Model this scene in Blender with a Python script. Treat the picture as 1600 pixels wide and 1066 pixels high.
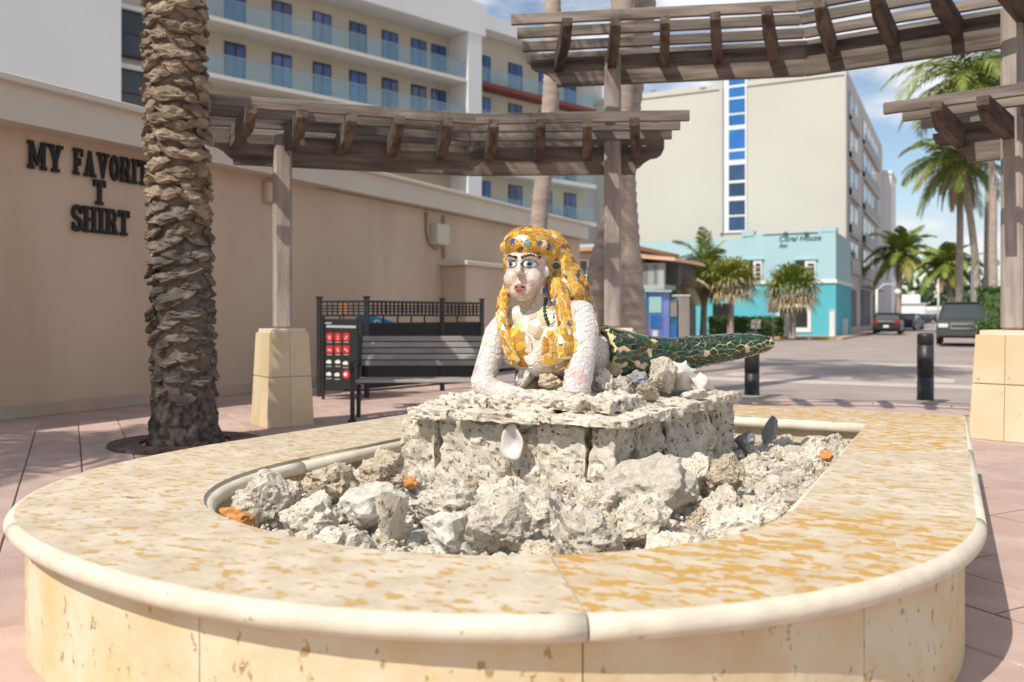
import bpy, bmesh, math, random
from mathutils import Vector, Matrix, noise
from mathutils.bvhtree import BVHTree
from mathutils.kdtree import KDTree

for o in list(bpy.data.objects):
    bpy.data.objects.remove(o)
R = math.radians
scene = bpy.context.scene
col = scene.collection
rng = random.Random(7)

# ------------------------------------------------------------------ camera
FPX, HY, CH = 1350.0, 493.0, 1.25          # focal length in px of a 1600 px wide picture, horizon row, eye height
YAW = math.atan(700 / FPX)
SN, CS = math.sin(YAW), math.cos(YAW)
cam = bpy.data.cameras.new('camera')
cam.sensor_width = 36
cam.lens = 36 * FPX / 1600
cam.shift_y = (HY - 533) / 1600
cam.clip_end = 3000
cam.clip_start = 0.05
cam.dof.use_dof = True
cam.dof.focus_distance = 4.55
cam.dof.aperture_fstop = 2.1
camo = bpy.data.objects.new('camera', cam)
camo.location = (0, 0, CH)
camo.rotation_euler = (R(90), 0, YAW)
col.objects.link(camo)
scene.camera = camo

# ------------------------------------------------------------------ world and sun
SUN_AZ, SUN_EL = R(14), R(49)               # toward the sun: (-sin az, -cos az)
sdir = Vector((-math.sin(SUN_AZ) * math.cos(SUN_EL), -math.cos(SUN_AZ) * math.cos(SUN_EL), math.sin(SUN_EL)))
world = bpy.data.worlds.new('World')
scene.world = world
world.use_nodes = True
wn = world.node_tree
wn.nodes.clear()
def N(nt, t, **kw):
    n = nt.nodes.new(t)
    for k, v in kw.items():
        setattr(n, k, v)
    return n
def L(nt, a, b):
    nt.links.new(a, b)
wo = N(wn, 'ShaderNodeOutputWorld')
bg = N(wn, 'ShaderNodeBackground')
bg.inputs['Strength'].default_value = 0.14
sky = N(wn, 'ShaderNodeTexSky', sky_type='NISHITA', sun_disc=False)
sky.sun_elevation = SUN_EL
sky.sun_rotation = math.pi + SUN_AZ
sky.air_density = 1.1
sky.dust_density = 0.6
sky.ozone_density = 1.6
tc = N(wn, 'ShaderNodeTexCoord')
mp = N(wn, 'ShaderNodeMapping')
mp.inputs['Scale'].default_value = (1.0, 1.0, 2.3)
mp.inputs['Location'].default_value = (3.1, 0.35, 0.2)
n1 = N(wn, 'ShaderNodeTexNoise')
n1.inputs['Scale'].default_value = 4.5
n1.inputs['Detail'].default_value = 9
n1.inputs['Roughness'].default_value = 0.56
rp = N(wn, 'ShaderNodeValToRGB')
rp.color_ramp.elements[0].position = 0.42
rp.color_ramp.elements[1].position = 0.58
n2 = N(wn, 'ShaderNodeTexNoise')
n2.inputs['Scale'].default_value = 9
n2.inputs['Detail'].default_value = 7
rc = N(wn, 'ShaderNodeValToRGB')
rc.color_ramp.elements[0].color = (3.6, 4.1, 5.0, 1)
rc.color_ramp.elements[0].position = 0.35
rc.color_ramp.elements[1].color = (8.2, 8.2, 8.3, 1)
rc.color_ramp.elements[1].position = 0.65
mx = N(wn, 'ShaderNodeMix', data_type='RGBA')
L(wn, tc.outputs['Generated'], mp.inputs['Vector'])
L(wn, mp.outputs['Vector'], n1.inputs['Vector'])
L(wn, mp.outputs['Vector'], n2.inputs['Vector'])
L(wn, n1.outputs['Fac'], rp.inputs['Fac'])
L(wn, n2.outputs['Fac'], rc.inputs['Fac'])
L(wn, rp.outputs['Color'], mx.inputs[0])
L(wn, sky.outputs['Color'], mx.inputs[6])
L(wn, rc.outputs['Color'], mx.inputs[7])
L(wn, mx.outputs[2], bg.inputs['Color'])
L(wn, bg.outputs['Background'], wo.inputs['Surface'])

sun = bpy.data.lights.new('sun', 'SUN')
sun.energy = 4.9
sun.angle = R(0.53)
sun.color = (1.0, 0.93, 0.82)
suno = bpy.data.objects.new('sun', sun)
suno.rotation_euler = (-sdir).to_track_quat('-Z', 'Y').to_euler()
suno.location = (0, 0, 40)
col.objects.link(suno)
scene.view_settings.view_transform = 'Standard'
scene.view_settings.look = 'None'
scene.view_settings.exposure = -0.10
scene.view_settings.gamma = 1.0
scene.cycles.max_bounces = 6
scene.cycles.transparent_max_bounces = 12

# ------------------------------------------------------------------ helpers
def A(px, py, Y):
    """point of the place seen in column px, row py at world distance Y up the street"""
    t = (px - 800) / FPX
    d = Y / (CS + t * SN)
    return Vector((d * (t * CS - SN), Y, CH + (HY - py) / FPX * d))
def D(px, py, d):
    a = (px - 800) / FPX * d
    return Vector((-d * SN + a * CS, d * CS + a * SN, CH + (HY - py) / FPX * d))
def G(px, py, z=0.0):
    return D(px, py, FPX * (CH - z) / (py - HY))

MATS = {}
def mat(name, c1, c2=None, scale=6.0, rough=0.8, bump=0.0, bscale=None, rnd=0.0, stretch=(1, 1, 1), pits=None,
        lo=0.35, hi=0.65, detail=6, metal=0.0, spec=0.4, pbump=0.5, spots=None, alpha=1.0, hrand=0.0):
    m = bpy.data.materials.new(name)
    m.use_nodes = True
    nt = m.node_tree
    b = nt.nodes['Principled BSDF']
    b.inputs['Roughness'].default_value = rough
    b.inputs['Metallic'].default_value = metal
    b.inputs['Specular IOR Level'].default_value = spec
    if alpha < 1:
        b.inputs['Alpha'].default_value = alpha
    tcn = N(nt, 'ShaderNodeTexCoord')
    oi = N(nt, 'ShaderNodeObjectInfo')
    mm = N(nt, 'ShaderNodeVectorMath', operation='MULTIPLY_ADD')
    cmb = N(nt, 'ShaderNodeCombineXYZ')
    for k in range(3):
        mul = N(nt, 'ShaderNodeMath', operation='MULTIPLY')
        mul.inputs[1].default_value = (37.0, 71.0, 53.0)[k]
        L(nt, oi.outputs['Random'], mul.inputs[0])
        L(nt, mul.outputs[0], cmb.inputs[k])
    mm.inputs[1].default_value = stretch
    L(nt, tcn.outputs['Object'], mm.inputs[0])
    L(nt, cmb.outputs[0], mm.inputs[2])
    vec = mm.outputs[0]
    cur = None
    if c2 is None:
        rgb = N(nt, 'ShaderNodeRGB')
        rgb.outputs[0].default_value = (*c1, 1)
        cur = rgb.outputs[0]
    else:
        nz = N(nt, 'ShaderNodeTexNoise')
        nz.inputs['Scale'].default_value = scale
        nz.inputs['Detail'].default_value = detail
        L(nt, vec, nz.inputs['Vector'])
        r = N(nt, 'ShaderNodeValToRGB')
        r.color_ramp.elements[0].color = (*c1, 1)
        r.color_ramp.elements[1].color = (*c2, 1)
        r.color_ramp.elements[0].position = lo
        r.color_ramp.elements[1].position = hi
        L(nt, nz.outputs['Fac'], r.inputs['Fac'])
        cur = r.outputs['Color']
    height = None
    for spec_ in ([pits] if pits else []) + ([spots] if spots else []):
        sc_, th, wd, cc, st = spec_
        v2 = N(nt, 'ShaderNodeVectorMath', operation='MULTIPLY')
        v2.inputs[1].default_value = st
        L(nt, vec, v2.inputs[0])
        nz = N(nt, 'ShaderNodeTexNoise')
        nz.inputs['Scale'].default_value = sc_
        nz.inputs['Detail'].default_value = 5
        nz.inputs['Roughness'].default_value = 0.6
        L(nt, v2.outputs[0], nz.inputs['Vector'])
        r = N(nt, 'ShaderNodeValToRGB')
        r.color_ramp.elements[0].color = (0, 0, 0, 1)
        r.color_ramp.elements[1].color = (1, 1, 1, 1)
        r.color_ramp.elements[0].position = th
        r.color_ramp.elements[1].position = th + wd
        L(nt, nz.outputs['Fac'], r.inputs['Fac'])
        mix = N(nt, 'ShaderNodeMix', data_type='RGBA')
        L(nt, r.outputs['Color'], mix.inputs[0])
        L(nt, cur, mix.inputs[6])
        mix.inputs[7].default_value = (*cc, 1)
        cur = mix.outputs[2]
        if spec_ is pits:
            inv = N(nt, 'ShaderNodeMath', operation='MULTIPLY')
            inv.inputs[1].default_value = -pbump
            L(nt, r.outputs['Color'], inv.inputs[0])
            height = inv.outputs[0]
    if rnd > 0 or hrand > 0:
        hs = N(nt, 'ShaderNodeHueSaturation')
        mr = N(nt, 'ShaderNodeMapRange')
        mr.inputs['To Min'].default_value = 1 - rnd
        mr.inputs['To Max'].default_value = 1 + rnd
        L(nt, oi.outputs['Random'], mr.inputs['Value'])
        L(nt, mr.outputs[0], hs.inputs['Value'])
        if hrand:
            m2 = N(nt, 'ShaderNodeMath', operation='MULTIPLY')
            m2.inputs[1].default_value = 7.31
            m3 = N(nt, 'ShaderNodeMath', operation='FRACT')
            mr2 = N(nt, 'ShaderNodeMapRange')
            mr2.inputs['To Min'].default_value = 0.5 - hrand
            mr2.inputs['To Max'].default_value = 0.5 + hrand
            L(nt, oi.outputs['Random'], m2.inputs[0])
            L(nt, m2.outputs[0], m3.inputs[0])
            L(nt, m3.outputs[0], mr2.inputs['Value'])
            L(nt, mr2.outputs[0], hs.inputs['Hue'])
        L(nt, cur, hs.inputs['Color'])
        cur = hs.outputs['Color']
    L(nt, cur, b.inputs['Base Color'])
    if bump > 0 or height is not None:
        bn = N(nt, 'ShaderNodeBump')
        bn.inputs['Strength'].default_value = min(1.0, max(bump, 0.3 if height is not None else bump))
        bn.inputs['Distance'].default_value = 0.02
        nz = N(nt, 'ShaderNodeTexNoise')
        nz.inputs['Scale'].default_value = bscale or scale * 3
        nz.inputs['Detail'].default_value = 5
        L(nt, vec, nz.inputs['Vector'])
        if height is not None:
            ad = N(nt, 'ShaderNodeMath', operation='MULTIPLY_ADD')
            ad.inputs[1].default_value = bump
            L(nt, nz.outputs['Fac'], ad.inputs[0])
            L(nt, height, ad.inputs[2])
            L(nt, ad.outputs[0], bn.inputs['Height'])
        else:
            L(nt, nz.outputs['Fac'], bn.inputs['Height'])
        L(nt, bn.outputs['Normal'], b.inputs['Normal'])
    MATS[name] = m
    return m

WL = {}                                     # world location of every object that parents others
def tag(o, label=None, cat=None, group=None, kind=None):
    if label: o['label'] = label
    if cat: o['category'] = cat
    if group: o['group'] = group
    if kind: o['kind'] = kind
    return o
def thing(name, loc, label, cat, group=None):
    o = bpy.data.objects.new(name, None)
    o.empty_display_size = 0.1
    o.location = loc
    col.objects.link(o)
    WL[o] = Vector(loc)
    return tag(o, label, cat, group)

class MB:
    def __init__(self):
        self.v, self.f, self.mi, self.sm = [], [], [], []
    def add(self, vs, fs, mi=0, smooth=False):
        b = len(self.v)
        self.v += [Vector(p) for p in vs]
        for f in fs:
            self.f.append([b + i for i in f])
            self.mi.append(mi)
            self.sm.append(smooth)
        return self
    def box(self, c, s, rot=None, bev=0.0, mi=0):
        """box centred at c with full size s, optional rotation (z angle or Matrix), chamfered by bev"""
        c = Vector(c)
        hx, hy, hz = s[0] / 2, s[1] / 2, s[2] / 2
        if rot is None: M = Matrix.Identity(3)
        elif isinstance(rot, (int, float)): M = Matrix.Rotation(rot, 3, 'Z')
        else: M = rot
        if bev <= 0:
            vs = [(x, y, z) for x in (-hx, hx) for y in (-hy, hy) for z in (-hz, hz)]
            fs = [(0, 1, 3, 2), (4, 6, 7, 5), (0, 4, 5, 1), (2, 3, 7, 6), (0, 2, 6, 4), (1, 5, 7, 3)]
        else:
            bev = min(bev, hx * .45, hy * .45, hz * .45)
            vs, idx = [], {}
            for sx in (-1, 1):
                for sy in (-1, 1):
                    for sz in (-1, 1):
                        for ax in range(3):
                            p = [sx * (hx - bev), sy * (hy - bev), sz * (hz - bev)]
                            p[ax] = (sx * hx, sy * hy, sz * hz)[ax]
                            idx[(sx, sy, sz, ax)] = len(vs)
                            vs.append(p)
            fs = []
            for ax in range(3):
                o1, o2 = [(1, 2), (2, 0), (0, 1)][ax]
                for s_ in (-1, 1):
                    q = []
                    for a, b in ((-1, -1), (1, -1), (1, 1), (-1, 1)):
                        k = [0, 0, 0]; k[ax] = s_; k[o1] = a; k[o2] = b
                        q.append(idx[(*k, ax)])
                    fs.append(q if s_ > 0 else q[::-1])
            for ax in range(3):
                o1, o2 = [(1, 2), (2, 0), (0, 1)][ax]
                for a in (-1, 1):
                    for b in (-1, 1):
                        k0 = [0, 0, 0]; k0[ax] = -1; k0[o1] = a; k0[o2] = b
                        k1 = list(k0); k1[ax] = 1
                        q = [idx[(*k0, o1)], idx[(*k1, o1)], idx[(*k1, o2)], idx[(*k0, o2)]]
                        fs.append(q if a * b < 0 else q[::-1])
            for sx in (-1, 1):
                for sy in (-1, 1):
                    for sz in (-1, 1):
                        q = [idx[(sx, sy, sz, k)] for k in range(3)]
                        fs.append(q if sx * sy * sz > 0 else q[::-1])
        return self.add([c + M @ Vector(p) for p in vs], fs, mi)
    def bar(self, a, b, w, h, up=(0, 0, 1), bev=0.0, mi=0):
        a, b = Vector(a), Vector(b)
        x = (b - a).normalized()
        y = Vector(up).cross(x)
        if y.length < 1e-5: y = Vector((1, 0, 0))
        y.normalize()
        z = x.cross(y)
        M = Matrix((x, y, z)).transposed()
        return self.box((a + b) / 2, ((b - a).length, w, h), M, bev, mi)
    def tube(self, pts, rads, n=12, mi=0, smooth=True, cap=True, up=(0, 0, 1), flat=None):
        pts = [Vector(p) for p in pts]
        if isinstance(rads, (int, float)): rads = [rads] * len(pts)
        vs, fs = [], []
        m = len(pts)
        pu = None
        for i, p in enumerate(pts):
            t = (pts[min(i + 1, m - 1)] - pts[max(i - 1, 0)]).normalized()
            u = pu if pu is not None else Vector(up)
            if abs(u.dot(t)) > .98: u = Vector((1, 0, 0)) if abs(t.x) < .9 else Vector((0, 1, 0))
            sx = u.cross(t).normalized()
            u = t.cross(sx).normalized()
            pu = u
            r = rads[i]
            ra, rb = r if isinstance(r, (tuple, list)) else (r, r)
            for k in range(n):
                a = 2 * math.pi * k / n
                vs.append(p + sx * (math.cos(a) * ra) + u * (math.sin(a) * rb))
        for i in range(m - 1):
            for k in range(n):
                k2 = (k + 1) % n
                fs.append((i * n + k, i * n + k2, (i + 1) * n + k2, (i + 1) * n + k))
        self.add(vs, fs, mi, smooth)
        if cap:
            b = len(self.v) - len(vs)
            self.f.append([b + k for k in range(n)][::-1]); self.mi.append(mi); self.sm.append(False)
            self.f.append([b + (m - 1) * n + k for k in range(n)]); self.mi.append(mi); self.sm.append(False)
        return self
    def lathe(self, c, prof, n=20, mi=0, smooth=True):
        c = Vector(c)
        vs, fs = [], []
        for r, z in prof:
            for k in range(n):
                a = 2 * math.pi * k / n
                vs.append(c + Vector((r * math.cos(a), r * math.sin(a), z)))
        for i in range(len(prof) - 1):
            for k in range(n):
                k2 = (k + 1) % n
                fs.append((i * n + k, i * n + k2, (i + 1) * n + k2, (i + 1) * n + k))
        fs.append([k for k in range(n)][::-1])
        fs.append([(len(prof) - 1) * n + k for k in range(n)])
        return self.add(vs, fs, mi, smooth)
    def prism(self, poly, o, ux, uy, depth, mi=0):
        """polygon in the plane (o, ux, uy) pushed out by vector depth"""
        o, ux, uy, depth = Vector(o), Vector(ux), Vector(uy), Vector(depth)
        n = len(poly)
        vs = [o + ux * x + uy * y for x, y in poly] + [o + ux * x + uy * y + depth for x, y in poly]
        fs = [list(range(n))[::-1], list(range(n, 2 * n))] + [(i, (i + 1) % n, n + (i + 1) % n, n + i) for i in range(n)]
        return self.add(vs, fs, mi)
    def ell(self, c, r, n=16, m=10, mi=0, rot=None):
        c = Vector(c)
        vs, fs = [c + (rot @ Vector((0, 0, -r[2])) if rot else Vector((0, 0, -r[2])))], []
        for i in range(1, m):
            ph = -math.pi / 2 + math.pi * i / m
            for k in range(n):
                a = 2 * math.pi * k / n
                p = Vector((r[0] * math.cos(ph) * math.cos(a), r[1] * math.cos(ph) * math.sin(a), r[2] * math.sin(ph)))
                vs.append(c + (rot @ p if rot else p))
        vs.append(c + (rot @ Vector((0, 0, r[2])) if rot else Vector((0, 0, r[2]))))
        for k in range(n):
            fs.append((0, 1 + (k + 1) % n, 1 + k))
            fs.append((len(vs) - 1, len(vs) - 1 - n + k, len(vs) - 1 - n + (k + 1) % n))
        for i in range(m - 2):
            for k in range(n):
                a = 1 + i * n
                fs.append((a + k, a + (k + 1) % n, a + n + (k + 1) % n, a + n + k))
        return self.add(vs, fs, mi, True)
    def mesh(self, name, mats, center=None):
        me = bpy.data.meshes.new(name)
        c = center or Vector((0, 0, 0))
        me.from_pydata([tuple(p - c) for p in self.v], [], self.f)
        for m in (mats if isinstance(mats, (list, tuple)) else [mats]):
            me.materials.append(MATS[m] if isinstance(m, str) else m)
        me.polygons.foreach_set('material_index', self.mi)
        me.polygons.foreach_set('use_smooth', self.sm)
        me.update()
        return me
    def build(self, name, mats, parent=None, fix=False, zrot=None):
        lo = [min(p[k] for p in self.v) for k in range(3)]
        hi = [max(p[k] for p in self.v) for k in range(3)]
        c = Vector([(lo[k] + hi[k]) / 2 for k in range(3)])
        if parent is None: c.z = lo[2]
        if zrot is not None:
            Mi = Matrix.Rotation(-zrot, 3, 'Z')
            self.v = [c + Mi @ (p - c) for p in self.v]
        me = self.mesh(name, mats, c)
        if fix:
            bm = bmesh.new(); bm.from_mesh(me)
            bmesh.ops.recalc_face_normals(bm, faces=bm.faces)
            bm.to_mesh(me); bm.free()
        o = link(name, me, c, parent)
        if zrot is not None: o.rotation_euler.z = zrot
        return o
def link(name, me, loc, parent=None):
    o = bpy.data.objects.new(name, me)
    col.objects.link(o)
    WL[o] = Vector(loc)
    if parent is not None:
        o.parent = parent
        o.location = Vector(loc) - WL[parent]
    else:
        o.location = loc
    return o

def fbm(p, o=4, h=.9, l=2.1):
    return noise.fractal(p, h, l, o, noise_basis='PERLIN_ORIGINAL')
def rough_block(c, s, amp=.012, cuts=8, seed=0, rot=0.0, rnd=.25, freq=9):
    """a hewn stone: subdivided box, corners eaten away, faces pitted"""
    c = Vector(c)
    bm = bmesh.new()
    bmesh.ops.create_cube(bm, size=2)
    bmesh.ops.subdivide_edges(bm, edges=bm.edges, cuts=cuts, use_grid_fill=True)
    off = Vector((seed * 3.7, seed * 1.3, seed * 5.1))
    mn = min(s)
    Mz = Matrix.Rotation(rot, 3, 'Z')
    vs = []
    for v in bm.verts:
        p = v.co.copy()
        q = p.normalized() * 1.25
        k = rnd * max(0, (abs(p.x) ** 6 + abs(p.y) ** 6 + abs(p.z) ** 6) - 1.0) / 2
        p = p.lerp(q, min(.5, k))
        w = Vector((p.x * s[0] / 2, p.y * s[1] / 2, p.z * s[2] / 2))
        n = Vector((p.x ** 5, p.y ** 5, p.z ** 5)).normalized()
        h = fbm(w * freq + off, 4) * amp * 1.6 - max(0, noise.noise(w * freq * 1.4 + off * 2) - .22) * amp * 3.5 - max(0, noise.noise(w * freq * 3.2 + off) - .15) * amp * 2.4
        vs.append(c + Mz @ (w + n * h))
    fs = [[v.index for v in f.verts] for f in bm.faces]
    bm.free()
    return MB().add(vs, fs, 0, False)
def rock_mesh(name, seed, m, sub=4, amp=.42, facets=5, pit=.05, stri=0.0, lump=.16):
    bm = bmesh.new()
    bmesh.ops.create_icosphere(bm, subdivisions=sub, radius=1)
    rr = random.Random(seed)
    off = Vector((seed * 7.1, seed * 3.3, seed * 1.9))
    planes = []
    for k in range(facets):
        n = Vector((rr.gauss(0, 1), rr.gauss(0, 1), rr.gauss(0, 1))).normalized()
        planes.append((n, rr.uniform(.55, .85)))
    for v in bm.verts:
        p = v.co.copy()
        d = p.normalized()
        r = 1 + amp * fbm(d * 1.3 + off, 3)
        p = d * r
        for n, h in planes:
            e = p.dot(n) - h
            if e > 0: p -= n * e * .85
        f = fbm(d * 5 + off, 4) * .07 + lump * (abs(noise.noise(d * 2.6 + off)) - .2) + .5 * lump * abs(noise.noise(d * 6 + off))
        pt = -max(0, noise.noise(d * 9 + off) - .1) * pit * 2.2 - max(0, noise.noise(d * 19 + off) - .1) * pit * 1.3
        if stri: f += stri * math.sin(d.z * 26 + 5 * noise.noise(d * 2 + off))
        v.co = p + d * (f + pt)
    me = bpy.data.meshes.new(name)
    bm.to_mesh(me)
    bm.free()
    me.materials.append(MATS[m])
    return me

# ------------------------------------------------------------------ materials
mat('paver_pink', (.43, .305, .265), (.53, .39, .34), scale=3, rough=.85, bump=.12, bscale=120, rnd=.10, spots=(90, .62, .05, (.55, .46, .42), (1, 1, 1)))
mat('joint_dark', (.15, .115, .10), rough=.95)
mat('road_tan', (.30, .245, .22), (.37, .31, .28), scale=.8, rough=.9, bump=.1, bscale=60)
mat('road_light', (.47, .40, .36), (.54, .47, .43), scale=2, rough=.9)
mat('kerb', (.5, .46, .4), (.58, .54, .47), scale=2, rough=.85)
mat('kerb_yellow', (.62, .40, .05), (.5, .36, .1), scale=3, rough=.8)
mat('coping', (.52, .43, .315), (.64, .555, .435), scale=9, rough=.68, bump=.16, bscale=90, rnd=.05,
    spots=(19, .535, .07, (.49, .325, .13), (.75, 1.25, 1)), pits=(4.5, .70, .012, (.10, .075, .05), (1.2, 3.4, 1)), pbump=.5)
mat('coping_orange', (.52, .41, .275), (.62, .53, .40), scale=9, rough=.68, bump=.16, bscale=90, rnd=.04,
    spots=(18, .50, .04, (.51, .30, .08), (.75, 1.25, 1)), pits=(4.5, .70, .012, (.10, .075, .05), (1.2, 3.4, 1)), pbump=.5)
mat('bullnose', (.60, .53, .42), (.70, .63, .51), scale=9, rough=.7, bump=.08, bscale=60, rnd=.03, spots=(18, .66, .03, (.45, .36, .24), (1, 1, 1)))
mat('coral_panel', (.60, .46, .255), (.67, .585, .425), scale=3.2, rough=.9, bump=.45, bscale=26, rnd=.04,
    pits=(24, .625, .05, (.42, .27, .115), (1, 1, .6)), pbump=1.0, spots=(3, .52, .3, (.64, .46, .21), (1.3, 1.3, .6)))
mat('mortar', (.60, .54, .45), (.66, .60, .51), scale=9, rough=.95)
mat('pedestal_stone', (.58, .45, .265), (.66, .555, .39), scale=1.6, rough=.85, bump=.2, bscale=25, rnd=.03,
    pits=(9, .66, .05, (.45, .28, .10), (1, 1, .6)), pbump=.7)
mat('coral_rock', (.55, .485, .385), (.68, .63, .54), scale=2.6, rough=.95, bump=.6, bscale=16, rnd=.17,
    pits=(11, .58, .07, (.19, .145, .095), (1, 1, 1)), pbump=.7)
mat('coral_block', (.53, .47, .38), (.65, .60, .515), scale=7, rough=.95, bump=.6, bscale=70, rnd=.10,
    pits=(34, .585, .06, (.18, .14, .095), (1, 1, 1)), pbump=.7)
mat('coral_tan', (.46, .37, .26), (.60, .51, .39), scale=3, rough=.95, bump=.6, bscale=14, rnd=.12, pits=(9, .57, .05, (.15, .12, .08), (1, 1, 1)), pbump=.8)
mat('coral_white', (.53, .49, .42), (.64, .605, .54), scale=3, rough=.92, bump=.4, bscale=16, rnd=.05, pits=(8, .66, .04, (.3, .26, .2), (1, 1, 1)))
mat('rock_orange', (.55, .20, .05), (.64, .33, .12), scale=3, rough=.8, bump=.4, bscale=14, spots=(4, .62, .03, (.75, .68, .6), (1, 1, 1)))
mat('rock_grey', (.22, .225, .23), (.36, .36, .36), scale=4, rough=.9, bump=.5, bscale=14)
mat('gravel', (.55, .50, .42), (.68, .64, .57), scale=30, rough=.95, bump=.4)
mat('shell_white', (.60, .55, .50), (.68, .64, .60), scale=6, rough=.45, bump=.1, bscale=40)
mat('shell_inner', (.70, .64, .60), (.58, .48, .56), scale=14, rough=.2)
mat('wood_grey', (.07, .057, .048), (.275, .228, .193), scale=1.6, rough=.88, bump=.5, bscale=5, rnd=.2, stretch=(.7, 7, 7), lo=.3, hi=.72)
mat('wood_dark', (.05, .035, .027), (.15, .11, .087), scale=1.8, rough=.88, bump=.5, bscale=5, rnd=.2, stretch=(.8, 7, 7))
mat('wood_post', (.27, .225, .20), (.40, .345, .31), scale=5, rough=.85, bump=.3, bscale=30, stretch=(3, 3, .4), rnd=.04)
mat('stucco', (.57, .43, .31), (.63, .49, .365), scale=.9, rough=.9, bump=.25, bscale=35, stretch=(1, 1, .45), spots=(.7, .56, .25, (.50, .365, .255), (1, 1, .5)))
mat('stucco_dirty', (.42, .34, .26), (.55, .42, .31), scale=1.2, rough=.9)
mat('fascia', (.62, .56, .46), (.66, .60, .50), scale=.9, rough=.85)
mat('fascia_top', (.68, .63, .54), rough=.85)
mat('letter_black', (.015, .014, .013), rough=.6)
mat('hotel_white', (.70, .70, .69), (.76, .76, .75), scale=.15, rough=.85)
mat('hotel_beige', (.50, .445, .35), (.545, .49, .39), scale=.3, rough=.85)
mat('slab_white', (.70, .67, .61), rough=.8)
mat('glass_blue', (.012, .05, .19), (.03, .10, .30), scale=.4, rough=.06, spec=.8, rnd=.5)
mat('glass_bright', (.01, .13, .42), (.02, .18, .50), scale=.6, rough=.08, spec=.8, rnd=.15)
mat('glass_navy', (.012, .045, .12), (.02, .07, .17), scale=.6, rough=.08, spec=.8, rnd=.3)
mat('glass_dark', (.02, .022, .022), (.05, .05, .045), scale=.5, rough=.08, spec=.7)
mat('rail_glass', (.26, .46, .56), rough=.05, alpha=.26, spec=.6)
mat('frame_dark', (.03, .03, .035), rough=.5)
mat('frame_white', (.72, .72, .70), rough=.5)
mat('red_slab', (.22, .05, .045), rough=.7)
mat('tower_cream', (.53, .51, .455), (.565, .545, .49), scale=.15, rough=.85)
mat('tower_side', (.50, .48, .46), (.54, .52, .50), scale=.2, rough=.85)
mat('loggia_dark', (.13, .125, .125), (.2, .19, .19), scale=.5, rough=.8)
mat('blue_pale', (.37, .55, .59), (.40, .58, .62), scale=.3, rough=.85)
mat('blue_deep', (.09, .43, .51), (.11, .46, .54), scale=.3, rough=.85)
mat('trim_white', (.75, .74, .72), rough=.7)
mat('sign_slate', (.10, .20, .22), rough=.7)
mat('roof_tan', (.45, .27, .17), (.52, .33, .22), scale=2, rough=.85)
mat('house_beige', (.55, .44, .31), (.60, .49, .36), scale=.5, rough=.85)
mat('col_grey', (.36, .38, .37), rough=.8)
mat('black_metal', (.018, .019, .021), (.028, .029, .031), scale=8, rough=.45, spec=.5)
mat('bench_slat', (.26, .245, .23), (.34, .32, .30), scale=3, rough=.4, rnd=.12)
mat('panel_black', (.012, .013, .014), rough=.55)
mat('board_black', (.022, .024, .022), rough=.5)
mat('icon_red', (.55, .03, .035), rough=.5)
mat('icon_white', (.75, .75, .72), rough=.5)
mat('text_grey', (.45, .46, .46), rough=.6)
mat('blue_board', (.01, .30, .62), (.02, .36, .70), scale=4, rough=.35)
mat('orange_lamp', (.62, .22, .09), rough=.5)
mat('kiosk_violet', (.17, .22, .55), (.22, .30, .62), scale=1, rough=.45)
mat('kiosk_mint', (.40, .66, .62), rough=.45)
mat('kiosk_blue', (.03, .14, .40), (.05, .2, .48), scale=3, rough=.4)
mat('kiosk_teal', (.03, .17, .24), rough=.45)
mat('box_grey', (.30, .26, .225), (.35, .31, .27), scale=2, rough=.8)
mat('bark_coco', (.30, .235, .195), (.42, .345, .295), scale=2.5, rough=.95, bump=.5, bscale=14, stretch=(1, 1, 4))
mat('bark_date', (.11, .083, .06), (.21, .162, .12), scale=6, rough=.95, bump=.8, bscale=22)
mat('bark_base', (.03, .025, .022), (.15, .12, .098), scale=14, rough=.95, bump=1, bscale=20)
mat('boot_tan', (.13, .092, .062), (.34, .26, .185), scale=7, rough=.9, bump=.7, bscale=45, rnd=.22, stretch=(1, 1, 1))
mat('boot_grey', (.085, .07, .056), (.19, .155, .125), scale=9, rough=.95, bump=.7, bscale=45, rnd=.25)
mat('leaf_palm', (.085, .15, .022), (.21, .25, .045), scale=1.2, rough=.5, rnd=.1)
mat('leaf_yellow', (.20, .22, .03), (.28, .25, .06), scale=1.5, rough=.55)
mat('leaf_dry', (.33, .245, .13), (.42, .33, .19), scale=2, rough=.8)
mat('leaf_hedge', (.035, .085, .018), (.08, .14, .03), scale=3, rough=.55)
mat('leaf_far', (.028, .06, .022), (.06, .10, .04), scale=.3, rough=.7)
mat('car_green', (.055, .062, .06), rough=.25, spec=.6)
mat('car_dark', (.025, .027, .03), rough=.22, spec=.6)
mat('car_blue', (.03, .06, .16), rough=.25, spec=.6)
mat('car_silver', (.4, .41, .42), rough=.3, spec=.6)
mat('car_red', (.18, .03, .03), rough=.3, spec=.6)
mat('car_glass', (.02, .035, .035), rough=.04, spec=.9)
mat('chrome', (.6, .6, .62), rough=.15, metal=1)
mat('tyre', (.02, .02, .02), rough=.9)
mat('lamp_clear', (.7, .7, .68), rough=.15)
mat('lamp_red', (.4, .02, .02), rough=.2)
mat('bridge_grey', (.45, .46, .47), rough=.85)
mat('iron_rust', (.08, .055, .045), (.13, .09, .075), scale=12, rough=.8, bump=.3)
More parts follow.
